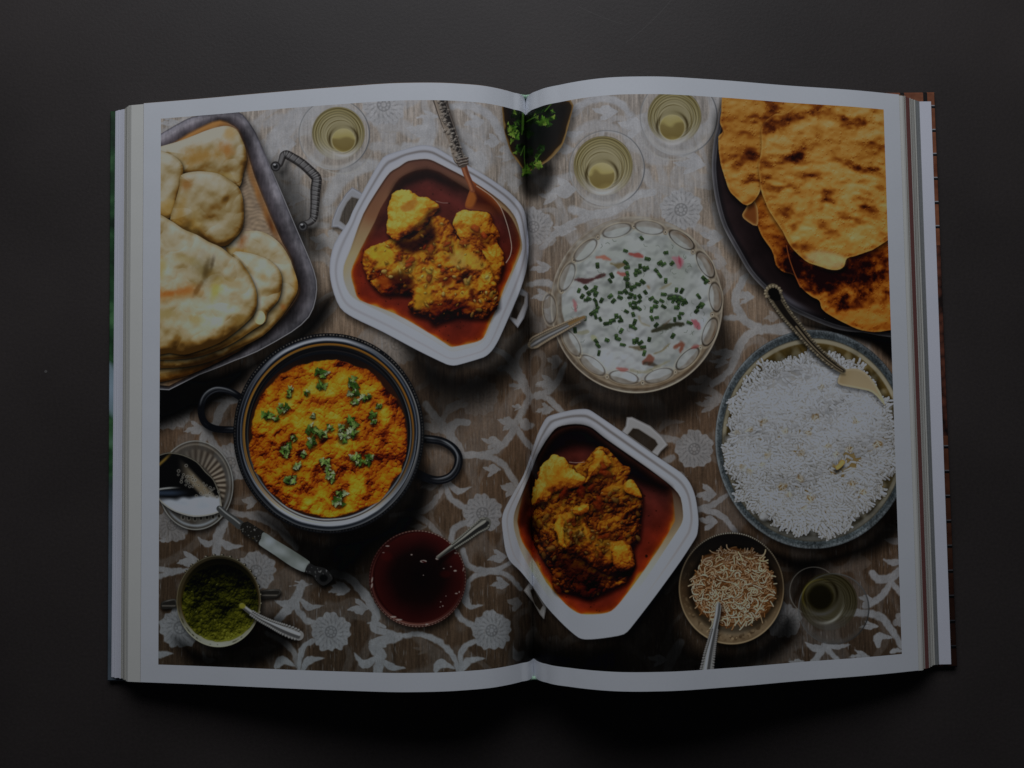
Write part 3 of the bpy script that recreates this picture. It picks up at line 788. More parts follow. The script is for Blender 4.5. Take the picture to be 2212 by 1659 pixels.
dish(D1OUT, D1LIP, D1SAU, R_DISH, R_CURRY, 1.0, [(74, 50, 42), (98, 70, 52), (122, 112, 86)], 1.0)
# dark shade under the far wall
shadow(cr(T(A2, (640, 985), (880, 890), (1240, 1060), (1250, 1110), (980, 1010), (880, 990), (690, 1050), (600, 1160), (560, 1200), (560, 1110)), 3), 0, 0, 8, .55)
bits([(T(A2, (1000, 1075))[0]), (T(A2, (930, 1110))[0])], 3, 1, [(80, 40, 34)], (1.5, 2.5))
def curry1():
    p = cr(T(A2, (960, 1175), (1010, 1190), (1060, 1192)), 4, False); line(p, 1.6, (120, 104, 100), .6)
    meat(np.vstack([T(A2, (1110, 1310), (1190, 1262), (1320, 1255), (1430, 1290), (1455, 1360), (1490, 1440), (1490, 1540)), T(B2, (1510, 270), (1545, 340), (1555, 440), (1510, 560), (1450, 560), (1390, 420), (1300, 300), (1180, 220), (1120, 120))]), 52, 1.0, 18, 7, .52, R_CURRY)
    k3 = T(B2, (920, 10), (1040, 30), (1110, 120), (1150, 200), (1220, 230), (1330, 300), (1400, 390), (1440, 500), (1470, 570), (1490, 640), (1505, 780), (1440, 850), (1400, 895), (1250, 890), (1130, 880), (950, 945), (880, 890), (770, 860), (720, 810), (750, 700), (700, 690), (640, 685), (560, 690), (470, 670), (380, 570), (330, 440), (330, 330), (380, 280), (500, 250), (560, 210), (640, 200), (760, 190), (880, 90))
    meat(k3, 53, 1.0, 26, 12, .47, R_CURRY)
    # darker hollows and smoother flesh
    for pts, kk, bl in (([(620, 230), (800, 190), (920, 80), (960, 200), (900, 260), (760, 330), (640, 290)], .22, 10), ([(600, 500), (740, 520), (760, 620), (700, 700), (620, 640), (560, 560)], .32, 10), ([(430, 430), (600, 560), (600, 640), (560, 690), (470, 640)], .6, 8),
                        ([(900, 760), (1150, 740), (1300, 800), (1130, 880), (940, 900)], .5, 12), ([(1000, 560), (1080, 520), (1100, 580), (1040, 620)], .5, 6), ([(1250, 640), (1290, 640), (1280, 720), (1250, 700)], .4, 5)):
        shadow(cr(T(B2, *pts), 3), 0, 0, bl, np.array([kk*1.25, kk*.8, kk*.7]))
    for pts, cc in (([(390, 300), (500, 270), (580, 320), (590, 420), (430, 460), (450, 410), (400, 360)], (142, 116, 36)), ([(1110, 300), (1200, 300), (1330, 360), (1390, 440), (1350, 480), (1240, 440), (1140, 400)], (142, 114, 44)), ([(1060, 340), (1180, 330), (1220, 420), (1180, 470), (1090, 430)], (138, 112, 56)),
                    ([(780, 680), (900, 640), (930, 740), (860, 800), (770, 800)], (136, 104, 28))):
        p = cr(T(B2, *pts), 3); w = pwin(p, 6); d = sdf(p, w)
        put(w, sst(5, -5, d + 3*noise(8, 8, 3)[w])*.75, np.asarray(cc)*(1 + .10*fbm(9, 3, 77)[w][..., None]))
    meat(T(A2, (640, 1075), (720, 1080), (790, 1120), (880, 1150), (960, 1190), (985, 1235), (925, 1290), (885, 1370), (800, 1430), (700, 1480), (620, 1512), (555, 1480), (530, 1400), (545, 1280), (562, 1180), (590, 1100)), 51, 1.03, 22, 4, .66, R_CURRY, .8, -.15)
    shadow(cr(T(A2, (985, 1235), (925, 1290), (885, 1370), (800, 1430), (700, 1480), (760, 1400), (840, 1330), (900, 1250)), 3), 0, 0, 6, .55)
    p = T(A2, (700, 1180), (790, 1160), (780, 1230), (720, 1270), (670, 1250)); w = pwin(p, 5); put(w, sst(6, -4, sdf(cr(p, 3), w) + 4*noise(6, 6, 4)[w])*.6, (112, 70, 26))
    tom = [(112, 44, 20), (104, 38, 18), (118, 56, 24)]
    bits([tuple(T(B2, q)[0]) for q in ((1060, 250), (1090, 300), (920, 300), (740, 400), (1195, 240), (860, 280), (720, 440), (650, 370), (1380, 190), (1300, 120), (900, 550), (1020, 480))], 5, 1.0, tom, (5, 10))
    bits_in(k3, 85, 6, 1.0, [(140, 116, 52), (130, 96, 34), (116, 74, 24), (140, 124, 74), (104, 52, 20)], (1.6, 4.2))
    bits([tuple(T(B2, q)[0]) for q in ((510, 490), (650, 490), (900, 490), (1220, 580), (1250, 550), (1330, 820), (1270, 860), (1150, 450), (1440, 680))], 8, 1.0, [(142, 124, 66), (138, 118, 50)], (4, 8))
curry1()
def spoon1():
    # bowl of the spoon sunk in sauce
    b = cr(np.vstack([T(A2, (1235, 985), (1275, 1000), (1320, 1040), (1440, 1130), (1520, 1230), (1580, 1400), (1612, 1560)), T(B2, (1600, 350), (1565, 410), (1530, 330), (1480, 180)), T(A2, (1440, 1290), (1330, 1255), (1215, 1235), (1230, 1140), (1255, 1060))]), 3)
    w = pwin(b); d = sdf(b, w)
    c = ramp(-d, [(0, (110, 62, 34)), (6, (86, 44, 24)), (18, (52, 22, 14)), (40, (40, 16, 12))])
    put(w, aa(d)*sst(480, 430, VY[w]), c, R_CURRY)
    line(cr(np.vstack([T(A2, (1310, 1045), (1440, 1135), (1520, 1235), (1580, 1400), (1612, 1560)), T(B2, (1600, 350), (1565, 412))]), 4, False), 1.7, (142, 132, 122), .85)
    put(pwin(T(A2, (1215, 1100), (1310, 1240))), sst(4, -4, sdf(cr(T(A2, (1270, 1090), (1310, 1150), (1270, 1230), (1215, 1215), (1240, 1130)), 3), pwin(T(A2, (1215, 1100), (1310, 1240)))))*.8, (122, 72, 32))
    n_ = cr(T(A2, (1195, 860), (1220, 940), (1255, 1020), (1275, 1080)), 5, False)
    line(n_, np.linspace(14, 11, len(n_)), (96, 56, 38), idn=R_CURRY); line(n_ + [-2, 0], 3.4, (132, 90, 64), .6, 3); line(n_ + [4, 0], 2.5, (58, 30, 20), .7, 3)
    h = cr(T(A2, (992, 296), (1030, 420), (1080, 560), (1120, 680), (1155, 800), (1185, 840)), 8, False)
    wd = np.interp(np.linspace(0, 1, len(h)), [0, .3, .6, .85, .93, 1], [31, 27, 22, 25, 23, 24])
    shadow(np.vstack([h + [12, 0], (h - [10, 0])[::-1]]), 8, 4, 8, .6)
    line(h, wd, (60, 54, 50), idn=R_CURRY)
    line(h + [-5, 1], wd*.45, (104, 96, 88), .9, 4)
    line(h + [5, -1], wd*.42, (26, 23, 22), .85, 4)
    line(h + [-11, 1], 1.5, (130, 120, 108), .7); line(h + [11, 0], 1.5, (110, 104, 98), .6)
    r_ = np.random.default_rng(4)
    for k in range(2, len(h) - 2):
        for _ in range(3):
            c = h[k] + r_.normal(0, 1, 2)*[5, 3]
            R = r_.uniform(2, 3.6)
            w = ewin(c[0], c[1], R, R, 4)
            if w is None: continue
            e = ell(w, c[0], c[1], R, R)
            put(w, np.exp(-((e - 1)/.3)**2)*near(ang(VX[w], VY[w], *c), -110, 80)*.7, (132, 128, 122)); put(w, np.exp(-((e - 1)/.3)**2)*near(ang(VX[w], VY[w], *c), 70, 80)*.7, (16, 14, 14))
    for y in (812, 838, 862):
        line(T(A2, (1140 + (y - 812)*.4, y + 12), (1190, y - 2), (1232, y - 8)), 4.5, (52, 44, 40)); line(T(A2, (1142 + (y - 812)*.4, y + 6), (1190, y - 8), (1228, y - 14)), 1.6, (132, 126, 120), .8)
spoon1()

# ---- herb bowl at the fold -----------------------------------------------------
def leafy(cx, cy, R, seed, k=1.0, n=5, col=((40, 62, 22), (66, 92, 34), (92, 112, 52)), sh=True, idn=None):
    """a small coriander sprig: lobed leaflets"""
    r_ = np.random.default_rng(seed)
    for j in range(n):
        a = r_.uniform(0, 6.28); off = R*.55*math.sqrt(r_.random())
        x, y = cx + off*math.cos(a)*1.1, cy + off*math.sin(a)
        rr = R*r_.uniform(.36, .62); rot = r_.uniform(0, 6.28)
        t = np.linspace(0, 6.28, 30, endpoint=False)
        rad = rr*(.62 + .22*np.cos(3*t) + .14*np.cos(9*t + 1) + .06*np.cos(15*t))
        fx, fy = rad*np.cos(t), rad*np.sin(t)*r_.uniform(.55, .95)
        p = np.stack([x + fx*math.cos(rot) - fy*math.sin(rot), y + fx*math.sin(rot) + fy*math.cos(rot)], 1)
        if sh: shadow(p, .6, 2.2, 2.2, .45)
        c = np.array(col[r_.integers(len(col))], float)*k*r_.uniform(.75, 1.1)
        w, d = fill(p, c, idn)
        if w is None: continue
        u = (VX[w]-x)*math.cos(rot + .8) + (VY[w]-y)*math.sin(rot + .8)
        put(w, aa(d)*sst(0, rr*.6, u)*.45, np.minimum(c*1.55 + 8, 130)); put(w, aa(d)*sst(0, -rr*.6, u)*.45, c*.4)
        line(np.array([[x, y], [x + rr*.8*math.cos(rot), y + rr*.8*math.sin(rot)]]), .8, np.minimum(c*1.5, 120), .5)

def herb():
    o = cr(T(A2, (1560, 280), (1535, 450), (1552, 580), (1600, 740), (1680, 860), (1740, 925), (1800, 900), (1860, 862), (1950, 800), (2050, 680), (2108, 500), (2122, 300)), 3)
    shadow(o, 6, 14, 14, .5)
    w = pwin(o); d = sdf(o, w)
    c = ramp(-d + 2*noise(10, 10, 3)[w], [(0, (98, 82, 56)), (2.2, (86, 66, 38)), (4.5, (34, 27, 20)), (16, (25, 23, 22)), (60, (17, 20, 20))])
    put(w, aa(d), c, R_HERB)
    put(w, sst(30, 0, ell(w, 1200, 350, 26, 14, -.6)*26)*aa(d + 2)*.7, (72, 52, 28))
    line(cr(T(A2, (2112, 480), (2050, 685), (1950, 806), (1862, 866)), 5, False), 2.4, (104, 86, 56))
    G = ((26, 44, 16), (50, 76, 26), (78, 104, 40))
    GD = ((14, 26, 12), (24, 40, 18))
    for x, y, R, k in ((1660, 420, 20, .8), (1740, 600, 22, .8), (1640, 560, 22, .8), (1780, 470, 22, .8), (1900, 400, 18, .8), (1700, 720, 20, .8), (1760, 760, 18, .8), (1870, 720, 14, 1.2), (1690, 480, 18, .8), (1840, 380, 16, .9)):
        leafy(*T(A2, (x, y))[0], R, x + y, k, 6, GD, False)
    for x, y, R, k, n in ((1630, 560, 15, 1.0, 4), (1640, 630, 14, 1.05, 4), (1890, 490, 20, 1.0, 5), (1960, 470, 14, .9, 3), (1970, 395, 7, 1.2, 2), (1640, 730, 13, .95, 4), (1820, 860, 16, 1.0, 5), (1735, 920, 14, .9, 5), (1660, 500, 9, .9, 3), (1820, 445, 9, .8, 3), (1600, 520, 8, 1.1, 3), (1850, 790, 10, .9, 3), (1655, 395, 10, .7, 3)):
        leafy(*T(A2, (x, y))[0], R*1.25, 3*x + y, k*1.12, n + 1, G, False)
    for p in ([(1715, 420), (1712, 520), (1700, 600)], [(1725, 700), (1722, 800), (1735, 920)], [(1690, 780), (1722, 700)], [(1740, 490), (1830, 440)], [(1900, 400), (1960, 330)], [(1800, 850), (1860, 770)]):
        line(cr(T(A2, *p), 4, False), 2.2, (58, 84, 34), .9)
    line(T(A2, (1712, 400), (1708, 560)), 5, (56, 84, 32), .9)
herb()

# ---- raita -----------------------------------------------------------------------
CHIVES = [(1222, 198), (1082, 308), (1437, 325), (1272, 378), (842, 433), (1085, 410), (1100, 452), (1385, 412), (1415, 425), (1488, 416), (1210, 440), (1245, 462), (1265, 460), (1348, 478), (1180, 480), (1205, 495), (1170, 510),
          (965, 520), (1100, 505), (1378, 518), (1090, 548), (950, 565), (1432, 565), (1230, 575), (1190, 598), (1160, 620), (1130, 632), (1100, 600), (683, 650), (740, 625), (825, 628), (800, 650), (765, 675), (820, 670), (830, 680), (712, 700), (742, 735), (765, 720), (820, 735), (878, 735), (955, 700), (1040, 670),
          (1035, 712), (1085, 660), (1130, 685), (1125, 712), (1165, 705), (1205, 702), (1255, 665), (982, 740), (1207, 743), (1125, 770), (1160, 758), (835, 775), (842, 805), (830, 830), (1525, 645), (1572, 653), (1412, 685), (1310, 720), (1345, 748), (1395, 740), (1412, 790), (1340, 790), (1310, 815), (1200, 808), (1165, 798), (1090, 832),
          (1150, 856), (795, 850), (825, 872), (865, 898), (735, 890), (1005, 870), (1040, 890), (1045, 915), (980, 910), (955, 920), (920, 938), (1165, 920), (1135, 960), (1160, 975), (1048, 998), (1355, 885), (1310, 890), (1352, 948), (1525, 800), (1565, 850), (1550, 880), (1510, 900), (1635, 930), (1715, 700), (1735, 770), (1720, 790), (1748, 780), (1700, 828),
          (648, 992), (830, 1090), (845, 1125), (922, 1080), (1005, 1050), (1022, 1070), (1058, 1120), (1160, 1090), (1185, 1080), (1216, 1102), (1240, 1140), (1290, 1072), (1495, 1042), (855, 1190), (1247, 1190), (1470, 720), (1500, 735), (1530, 735), (1560, 720), (1585, 760), (1545, 765), (1600, 745), (1510, 715), (1775, 560), (1760, 545), (1785, 575)]
def raita():
    cx, cy = T(B3, (1180, 775))[0]
    rx, ry = 745/4, 765/4
    p = ellp(cx, cy, rx, ry)
    shadow(p, 4, 16, 16, .42)
    w = ewin(cx, cy, rx, ry)
    X, Y = VX[w], VY[w]
    e = ell(w, cx, cy, rx, ry); th = ang(X, Y, cx, cy)
    low = near(th, 80, 95)
    # clear glass rim: cloth showing through, bent and streaked
    streak = np.cos(e*70 + 3*noise(30, 30, 2)[w] + .05*th) * .5 + .6*noise(5, 5, 8)[w]
    gl = mix((120, 118, 112), (72, 62, 52), np.clip(.35 + .35*streak + .35*low, 0, 1))
    put(w, aa((e - 1)*rx)*.78, gl, R_RAITA)
    put(w, np.exp(-((e - .99)/.008)**2)*(.35 + .6*low), (128, 122, 112))
    put(w, np.exp(-((e - .955)/.012)**2)*low*.6, (48, 38, 28)); put(w, np.exp(-((e - .93)/.02)**2)*low*.5, (122, 108, 88))
    # yoghurt
    ycx, ycy = T(B3, (1188, 762))[0]
    ey = ell(w, ycx, ycy, 655/4, 668/4) + .012*fbm(18, 3, 2)[w]
    h = 8*fbm(30, 3, 61)[w] + 1.8*fbm(11, 2, 62)[w]
    s = relief(h, -.2, -.8, .9)
    tone = fbm(70, 3, 63)[w]
    yc = mix((131, 134, 138), (110, 115, 112), np.clip(.40 + .6*tone + .15*fbm(22, 3, 66)[w], 0, 1)) * np.clip(.74 + .36*s, 0, 1.03)[..., None]
    yc *= (1 - .10*sst(600, 850, Y))[..., None]
    put(w, sst(.012, -.012, ey - 1), yc)
    # oval facets of the cut glass
    ov = [(1010, 135), (1290, 110), (1570, 215), (1775, 430), (1862, 710), (1812, 1010), (1620, 1240), (1372, 1388), (1070, 1402), (800, 1297), (618, 1105), (430, 815), (580, 535), (738, 305)]
    for k, q in enumerate(ov):
        x, y = T(B3, q)[0]
        a = math.atan2(y - cy, x - cx)
        wv = ewin(x, y, 36, 36)
        eo = ell(wv, x, y, 31, 13.5, a + math.pi/2)
        put(wv, aa((eo - 1)*13)*.38, mix((120, 123, 122), (128, 130, 132), .5 + .5*noise(9, 9, k)[wv]))
        dk = (34, 29, 24) if 2 <= k <= 6 else (58, 53, 48)
        tt = ang(VX[wv], VY[wv], x, y)
        put(wv, np.exp(-((eo - 1)/.075)**2)*(.22 + .35*near(tt, math.degrees(a) + 180, 60) + .5*near(tt, math.degrees(a) + 95, 30) + .5*near(tt, math.degrees(a) - 95, 30)), dk)
        put(wv, np.exp(-((eo - 1.18)/.08)**2)*(.35 + .4*near(tt, math.degrees(a), 60)), (132, 126, 112))
        if 2 <= k <= 5:
            put(wv, np.exp(-((eo - .75)/.2)**2)*near(tt, math.degrees(a), 80)*.7, (72, 54, 38)); put(wv, np.exp(-((eo - 1.0)/.05)**2)*near(tt, math.degrees(a)+40, 50)*.8, (20, 16, 14))
        if 6 < k < 11:
            put(wv, np.exp(-((eo - 1.25)/.12)**2)*near(tt, math.degrees(a), 60)*.6, (60, 48, 36))
        b = a + math.radians(12.8)
        for rr_, cc in ((5, (96, 88, 76)), (3, (132, 128, 120)), (1.6, (48, 42, 36))):
            fill(ellp(cx + rx*.885*math.cos(b), cy + ry*.885*math.sin(b), rr_, rr_*1.2, 16), cc, soft=2)
    # things half sunk in the yoghurt
    def smear(pts, wd, c, a=.8, o=B3):
        q = cr(T(o, *pts), 5, False)
        ww = pwin(q, wd + 8)
        d = line_d(q, ww, np.interp(np.linspace(0, 1, len(q)), [0, .5, 1], [wd*.4, wd, wd*.4])) + 1.8*fbm(8, 3, 9)[ww]
        put(ww, sst(3, -2.5, d)*a, c)
    smear([(650, 560), (760, 565), (900, 520)], 14, (52, 30, 30), .9); smear([(840, 365), (900, 365), (950, 385)], 9, (122, 72, 58), .8); smear([(1120, 335), (1180, 345), (1230, 362)], 10, (108, 52, 48), .9)
    smear([(960, 420), (1020, 440), (1090, 415)], 9, (78, 68, 42), .8); smear([(1500, 370), (1545, 400), (1550, 450)], 18, (124, 84, 92), .8); smear([(1545, 350), (1560, 440)], 5, (110, 44, 56), .8)
    smear([(1020, 500), (1060, 512), (1090, 505)], 8, (110, 56, 50), .8); smear([(635, 730), (650, 780), (655, 830)], 9, (120, 66, 70), .7); smear([(1320, 1005), (1400, 975), (1480, 950), (1580, 940)], 15, (34, 34, 24), .9); smear([(1410, 960), (1480, 900)], 5, (60, 46, 32), .7)
    smear([(1660, 910), (1700, 950), (1720, 980)], 12, (116, 62, 70), .85); smear([(1510, 1140), (1570, 1120), (1560, 1180)], 13, (88, 50, 38), .85); smear([(1240, 1270), (1300, 1240), (1290, 1290)], 14, (84, 50, 40), .85); smear([(1250, 1280), (1350, 1300)], 9, (40, 34, 28), .7)
    smear([(1330, 1200), (1400, 1170), (1470, 1110)], 5, (84, 74, 50), .8); smear([(1010, 1325), (1050, 1335), (1100, 1335)], 9, (108, 60, 56), .75); smear([(1120, 1140), (1200, 1150), (1250, 1155)], 11, (66, 58, 42), .8); smear([(1200, 880), (1220, 930), (1290, 960)], 4, (98, 92, 74), .7)
    smear([(1130, 1340), (1240, 1360), (1340, 1320), (1470, 1260)], 8, (98, 94, 74), .6); smear([(1460, 700), (1540, 720), (1600, 750)], 16, (22, 30, 20), .8); smear([(1080, 560), (1110, 600), (1090, 630)], 10, (34, 36, 30), .8); smear([(1660, 1150), (1710, 1130)], 8, (104, 56, 54), .8); smear([(650, 1020), (760, 1010)], 8, (96, 94, 74), .6)
    smear([(1270, 610), (1290, 630)], 6, (100, 80, 54), .7); smear([(1380, 640), (1480, 590)], 5, (96, 88, 66), .6); smear([(800, 1050), (830, 1080)], 10, (110, 112, 84), .7)
    r_ = np.random.default_rng(12)
    for _ in range(60):     # dill fronds
        a, q = r_.uniform(0, 6.28), math.sqrt(r_.random())*.92
        x, y = ycx + 160*q*math.cos(a), ycy + 164*q*math.sin(a)
        b = r_.uniform(0, 6.28)
        line(np.array([[x, y], [x + 5*math.cos(b), y + 5*math.sin(b)], [x + 9*math.cos(b + .6), y + 9*math.sin(b + .6)]]), 1.1, (52, 60, 50), r_.uniform(.3, .7))
    for k, q in enumerate(CHIVES):
        x, y = T(B3, q)[0]
        rot = r_.uniform(0, 3.1); L, W_ = r_.uniform(4.2, 5.8), r_.uniform(3.0, 4.2)
        pc = np.array([(-L, -W_), (L, -W_), (L*1.05, 0), (L, W_), (-L, W_), (-L*1.05, 0)])
        c, s_ = math.cos(rot), math.sin(rot)
        pp = np.stack([x + pc[:, 0]*c - pc[:, 1]*s_, y + pc[:, 0]*s_ + pc[:, 1]*c], 1)
        shadow(pp, 0, 1.8, 2, .6)
        dkk = r_.uniform(.75, 1.15)
        ww, d = fill(pp, np.array((34, 48, 30))*dkk)
        put(ww, aa(d + .5)*sst(1, -3, VY[ww] - y)*.6, np.array((66, 84, 50))*dkk)
        ex, ey_ = x + L*c, y + L*s_
        fill(ellp(ex, ey_, 2.6, W_*.9, 12, rot), np.array((22, 32, 20))*dkk); fill(ellp(ex, ey_, 1.2, W_*.45, 10, rot), np.array((62, 78, 50))*dkk)
    # spoon
    h = cr(T(B3, (275, 1120), (330, 1085), (420, 1035), (520, 985), (620, 935), (725, 888)), 6, False)
    wd = np.interp(np.linspace(0, 1, len(h)), [0, .12, .5, .8, 1], [18, 24, 19, 14, 10])
    shadow(np.vstack([h + [0, 9], (h - [0, 9])[::-1]]), 3, 8, 7, .5)
    line(h, wd, (94, 88, 78), idn=R_RAITA); line(h + [1, 1], wd*.5, (48, 48, 50), .8, 4); line(h + [-1, 2], wd*.2, (118, 120, 124), .8, 3)
    for sgn in (-1, 1):
        for k in range(1, len(h) - 3):
            d_ = h[k+1] - h[k-1]; d_ /= np.hypot(*d_)
            c_ = h[k] + sgn*np.array([-d_[1], d_[0]])*wd[k]*.48
            ww = ewin(c_[0], c_[1], 3, 3, 4)
            e_ = ell(ww, c_[0], c_[1], 2.6, 2.6)
            put(ww, aa((e_ - 1)*2.6), (112, 102, 88)); put(ww, np.exp(-((e_ - .8)/.35)**2)*near(ang(VX[ww], VY[ww], *c_), 60, 70)*.9, (34, 30, 26))
    line(h[-8:] + [0, -1], wd[-8:]*.55, (96, 74, 44), .8, 3)
raita()
# ---- black plate with crisp breads -----------------------------------------------
def plate():
    out = np.vstack([T(A3, (1905, 380), (1880, 520), (1850, 640), (1830, 850), (1840, 1020), (1870, 1200), (1930, 1400), (2050, 1620)),
                     T(B4, (320, 200), (450, 340), (580, 450), (700, 530), (900, 620), (1100, 690), (1300, 712), (1700, 700)), np.array([(1990, 180), (1600, 180)])])
    out = cr(out, 3)
    shadow(out, -7, 12, 16, .35)
    w = pwin(out); d = sdf(out, w)
    X, Y = VX[w], VY[w]
    c = ramp(-d, [(0, (92, 92, 94)), (2, (70, 70, 74)), (6, (44, 43, 46)), (8, (62, 62, 66)), (10.5, (20, 18, 20)), (20, (31, 24, 25)), (60, (20, 15, 16)), (200, (13, 9, 9))])
    c = c * (1 - .35*sst(520, 700, Y))[..., None] * (1 + .10*fbm(20, 3, 9)[w])[..., None]
    put(w, aa(d), c, R_PLATE)
    put(w, aa(d)*np.exp(-((d + 16)/7)**2)*sst(600, 660, Y)*sst(1780, 1690, X)*.8, (76, 76, 84))
    put(w, aa(d)*sst(1.6, 2.0, noise(2, 2, 5)[w])*.5, (100, 98, 96))
plate()

def crisp(p, seed, lum=1.0, dark_=0.0, spots=(), warm=0.0, grow=None):
    p = cr(p, 3)
    shadow(p, 3, 6, 10, .30)
    w = pwin(p); d = sdf(p, w) + 1.0*fbm(24, 3, seed)[w]
    bh, _ = bumps(w, (d < 0).astype(float), int((d < 0).sum()/110), 1.0, 2.4, seed)
    h = 4.0*fbm(38, 3, seed + 1, .5, .6)[w] + .6*fbm(9, 2, seed + 2)[w] + .26*bh
    s = relief(h, -.25, -.75, .8)
    v = .61 + .11*fbm(64, 4, seed + 5)[w] + .05*fbm(9, 3, seed + 6)[w] + .85*(s - .72) - dark_
    for (x, y, rx, ry, rot, k) in spots:
        e = ell(w, x, y, rx*1.15, ry*1.15, rot) + .34*fbm(17, 4, seed + 8, .6)[w]
        v = v - .56*k*sst(1.4, .1, e)
    v = v - .10*np.exp(-((d + 6)/4)**2)
    col = ramp(v, [(-.2, (22, 9, 6)), (.02, (50, 22, 10)), (.2, (82, 43, 16)), (.38, (110, 68, 25)), (.55, (129, 92, 41)), (.72, (138, 108, 58)), (.95, (143, 128, 90))])
    col = mix(col, col*np.array([1.02, .80, .52], np.float32), np.full(d.shape, warm, np.float32)) * lum
    put(w, aa(d), col, R_CRISP)
    put(w, aa(d)*np.exp(-((d + 1.5)/1.3)**2)*.22, np.array((140, 114, 70))*lum)
    return p

# lowest, in the shade
low_ = np.vstack([T(A4, (330, 1100), (380, 960), (420, 900), (600, 1300)), T(B4, (900, -100), (1560, -200), (1700, -100), (1700, 700), (1560, 695), (1400, 705), (1250, 680), (1100, 610), (980, 540), (940, 500), (920, 440), (850, 400), (750, 310), (700, 220), (620, 190), (550, 130), (510, 0)), T(A4, (430, 1480), (390, 1390), (345, 1250))])
crisp(low_, 71, .95, .02, [tuple(T(B4, (x, y))[0]) + (rx, ry, r, k) for x, y, rx, ry, r, k in ((1100, 200, 110, 42, .25, .8), (800, 150, 50, 50, .6, .62), (1300, 100, 90, 50, -.3, .75), (1450, 250, 50, 30, 0, .35), (1300, 440, 60, 16, -.1, .5), (1200, 480, 30, 10, 0, .4), (620, 40, 22, 60, -.3, .35), (1450, 420, 30, 14, 0, .35), (920, 300, 60, 26, .5, .6))] +
      [tuple(T(A4, (400, 1180))[0]) + (14, 60, -.15, .35)], .55)
line(cr(T(B4, (640, -40), (660, 60), (700, 180), (760, 320)), 5, False), 2.2, (112, 62, 34), .8)
fold = cr(T(A4, (330, 1090), (300, 1215), (258, 1290), (275, 1330), (385, 1390), (390, 1240), (350, 1150)), 3)
w, d = fill(fold, (104, 68, 34), R_CRISP); put(w, aa(d)*sst(6, 0, -d)*.7, (136, 112, 72)); put(w, sst(0, -9, d)*.6, (76, 38, 18))
# left bread
lp = crisp(T(A4, (125, 230), (75, 420), (65, 500), (88, 570), (50, 620), (60, 800), (100, 960), (140, 1080), (200, 1150), (300, 1212), (400, 1120), (470, 900), (490, 600), (620, 460), (840, 360), (840, 230)), 72, 1.0, -.05,
      [tuple(T(A4, (x, y))[0]) + (rx, ry, r, k) for x, y, rx, ry, r, k in ((340, 740, 18, 12, .5, .55), (290, 815, 34, 12, -.3, .6), (190, 890, 20, 10, -.9, .4), (300, 1010, 34, 9, -.5, .6), (360, 470, 30, 12, 0, .25), (500, 350, 12, 30, -.4, .5), (480, 420, 20, 40, .3, .3))], .12)
for q in ([(80, 540), (92, 590), (62, 640)], [(440, 300), (500, 360), (560, 420)]):
    line(cr(T(A4, *q), 4, False), 3, (84, 46, 16), .6, 3)
big = np.vstack([T(A4, (420, 560), (440, 500), (540, 425), (620, 420), (740, 340), (800, 300), (1000, 240), (1700, 240), (1720, 1400), (1540, 1500), (1380, 1600), (1250, 1645)),
                 T(B4, (1160, 70), (1135, 140), (1080, 172), (1000, 165), (900, 130), (800, 90), (700, 0)), T(A4, (650, 1530), (600, 1430), (500, 1280), (430, 1120), (410, 990), (395, 870), (415, 780), (422, 680))])
SP = [(620, 480, 52, 20, -.2, .62), (480, 530, 20, 22, 0, .5), (760, 420, 40, 12, -.5, .5), (1000, 425, 40, 10, .1, .55), (1190, 490, 30, 12, .1, .7), (1290, 495, 10, 8, 0, .4), (790, 730, 26, 12, -.3, .6), (610, 790, 28, 9, .2, .62), (710, 800, 16, 9, -.3, .62), (470, 850, 18, 9, -.1, .55),
      (1050, 770, 14, 12, -.5, .5), (1170, 840, 16, 7, .1, .45), (1220, 880, 16, 9, .2, .6), (1310, 910, 28, 10, .1, .7), (1400, 890, 12, 6, 0, .45), (850, 950, 28, 9, -.1, .7), (460, 960, 20, 6, .2, .5), (1130, 1020, 22, 8, -.6, .5), (520, 1065, 22, 9, .1, .65), (720, 1065, 20, 8, .3, .55), (990, 1115, 14, 14, .3, .6), (1060, 1200, 20, 9, .5, .55), (950, 1190, 8, 20, .2, .4),
      (640, 1270, 13, 24, .5, .55), (1340, 1215, 24, 12, .4, .5), (1400, 1280, 34, 14, .4, .5), (940, 1380, 20, 10, .1, .6), (1150, 1310, 24, 7, .3, .35), (700, 1400, 12, 9, .4, .5), (1020, 1450, 16, 10, .3, .42), (1120, 1490, 14, 8, .2, .4), (770, 1570, 42, 14, .1, .55), (1420, 1590, 36, 12, -.3, .55), (1330, 430, 26, 8, -.4, .45), (1450, 1050, 10, 12, 0, .4), (1300, 1090, 20, 6, .5, .35), (490, 1150, 16, 6, 0, .3), (850, 1180, 7, 14, .3, .3), (1480, 820, 10, 8, 0, .4), (900, 580, 14, 8, .5, .3), (1420, 760, 18, 8, -.4, .35), (1440, 620, 14, 7, 0, .3), (1450, 950, 14, 7, 0, .35), (1380, 1180, 12, 6, .3, .3), (1300, 1350, 14, 6, .3, .35), (1470, 1450, 14, 20, 0, .3)]
crisp(big, 73, 1.0, -.06, [tuple(T(A4, q[:2])[0]) + q[2:] for q in SP], .10)
tipp = cr(T(B4, (800, 60), (900, 125), (1000, 160), (1080, 168), (1130, 138), (1150, 70), (1050, 20), (900, 0)), 3)
w = pwin(tipp, 8); put(w, sst(6, -8, sdf(tipp, w))*.7, np.array((138, 128, 96))*(1 + .06*fbm(10, 3, 4)[w][..., None]))

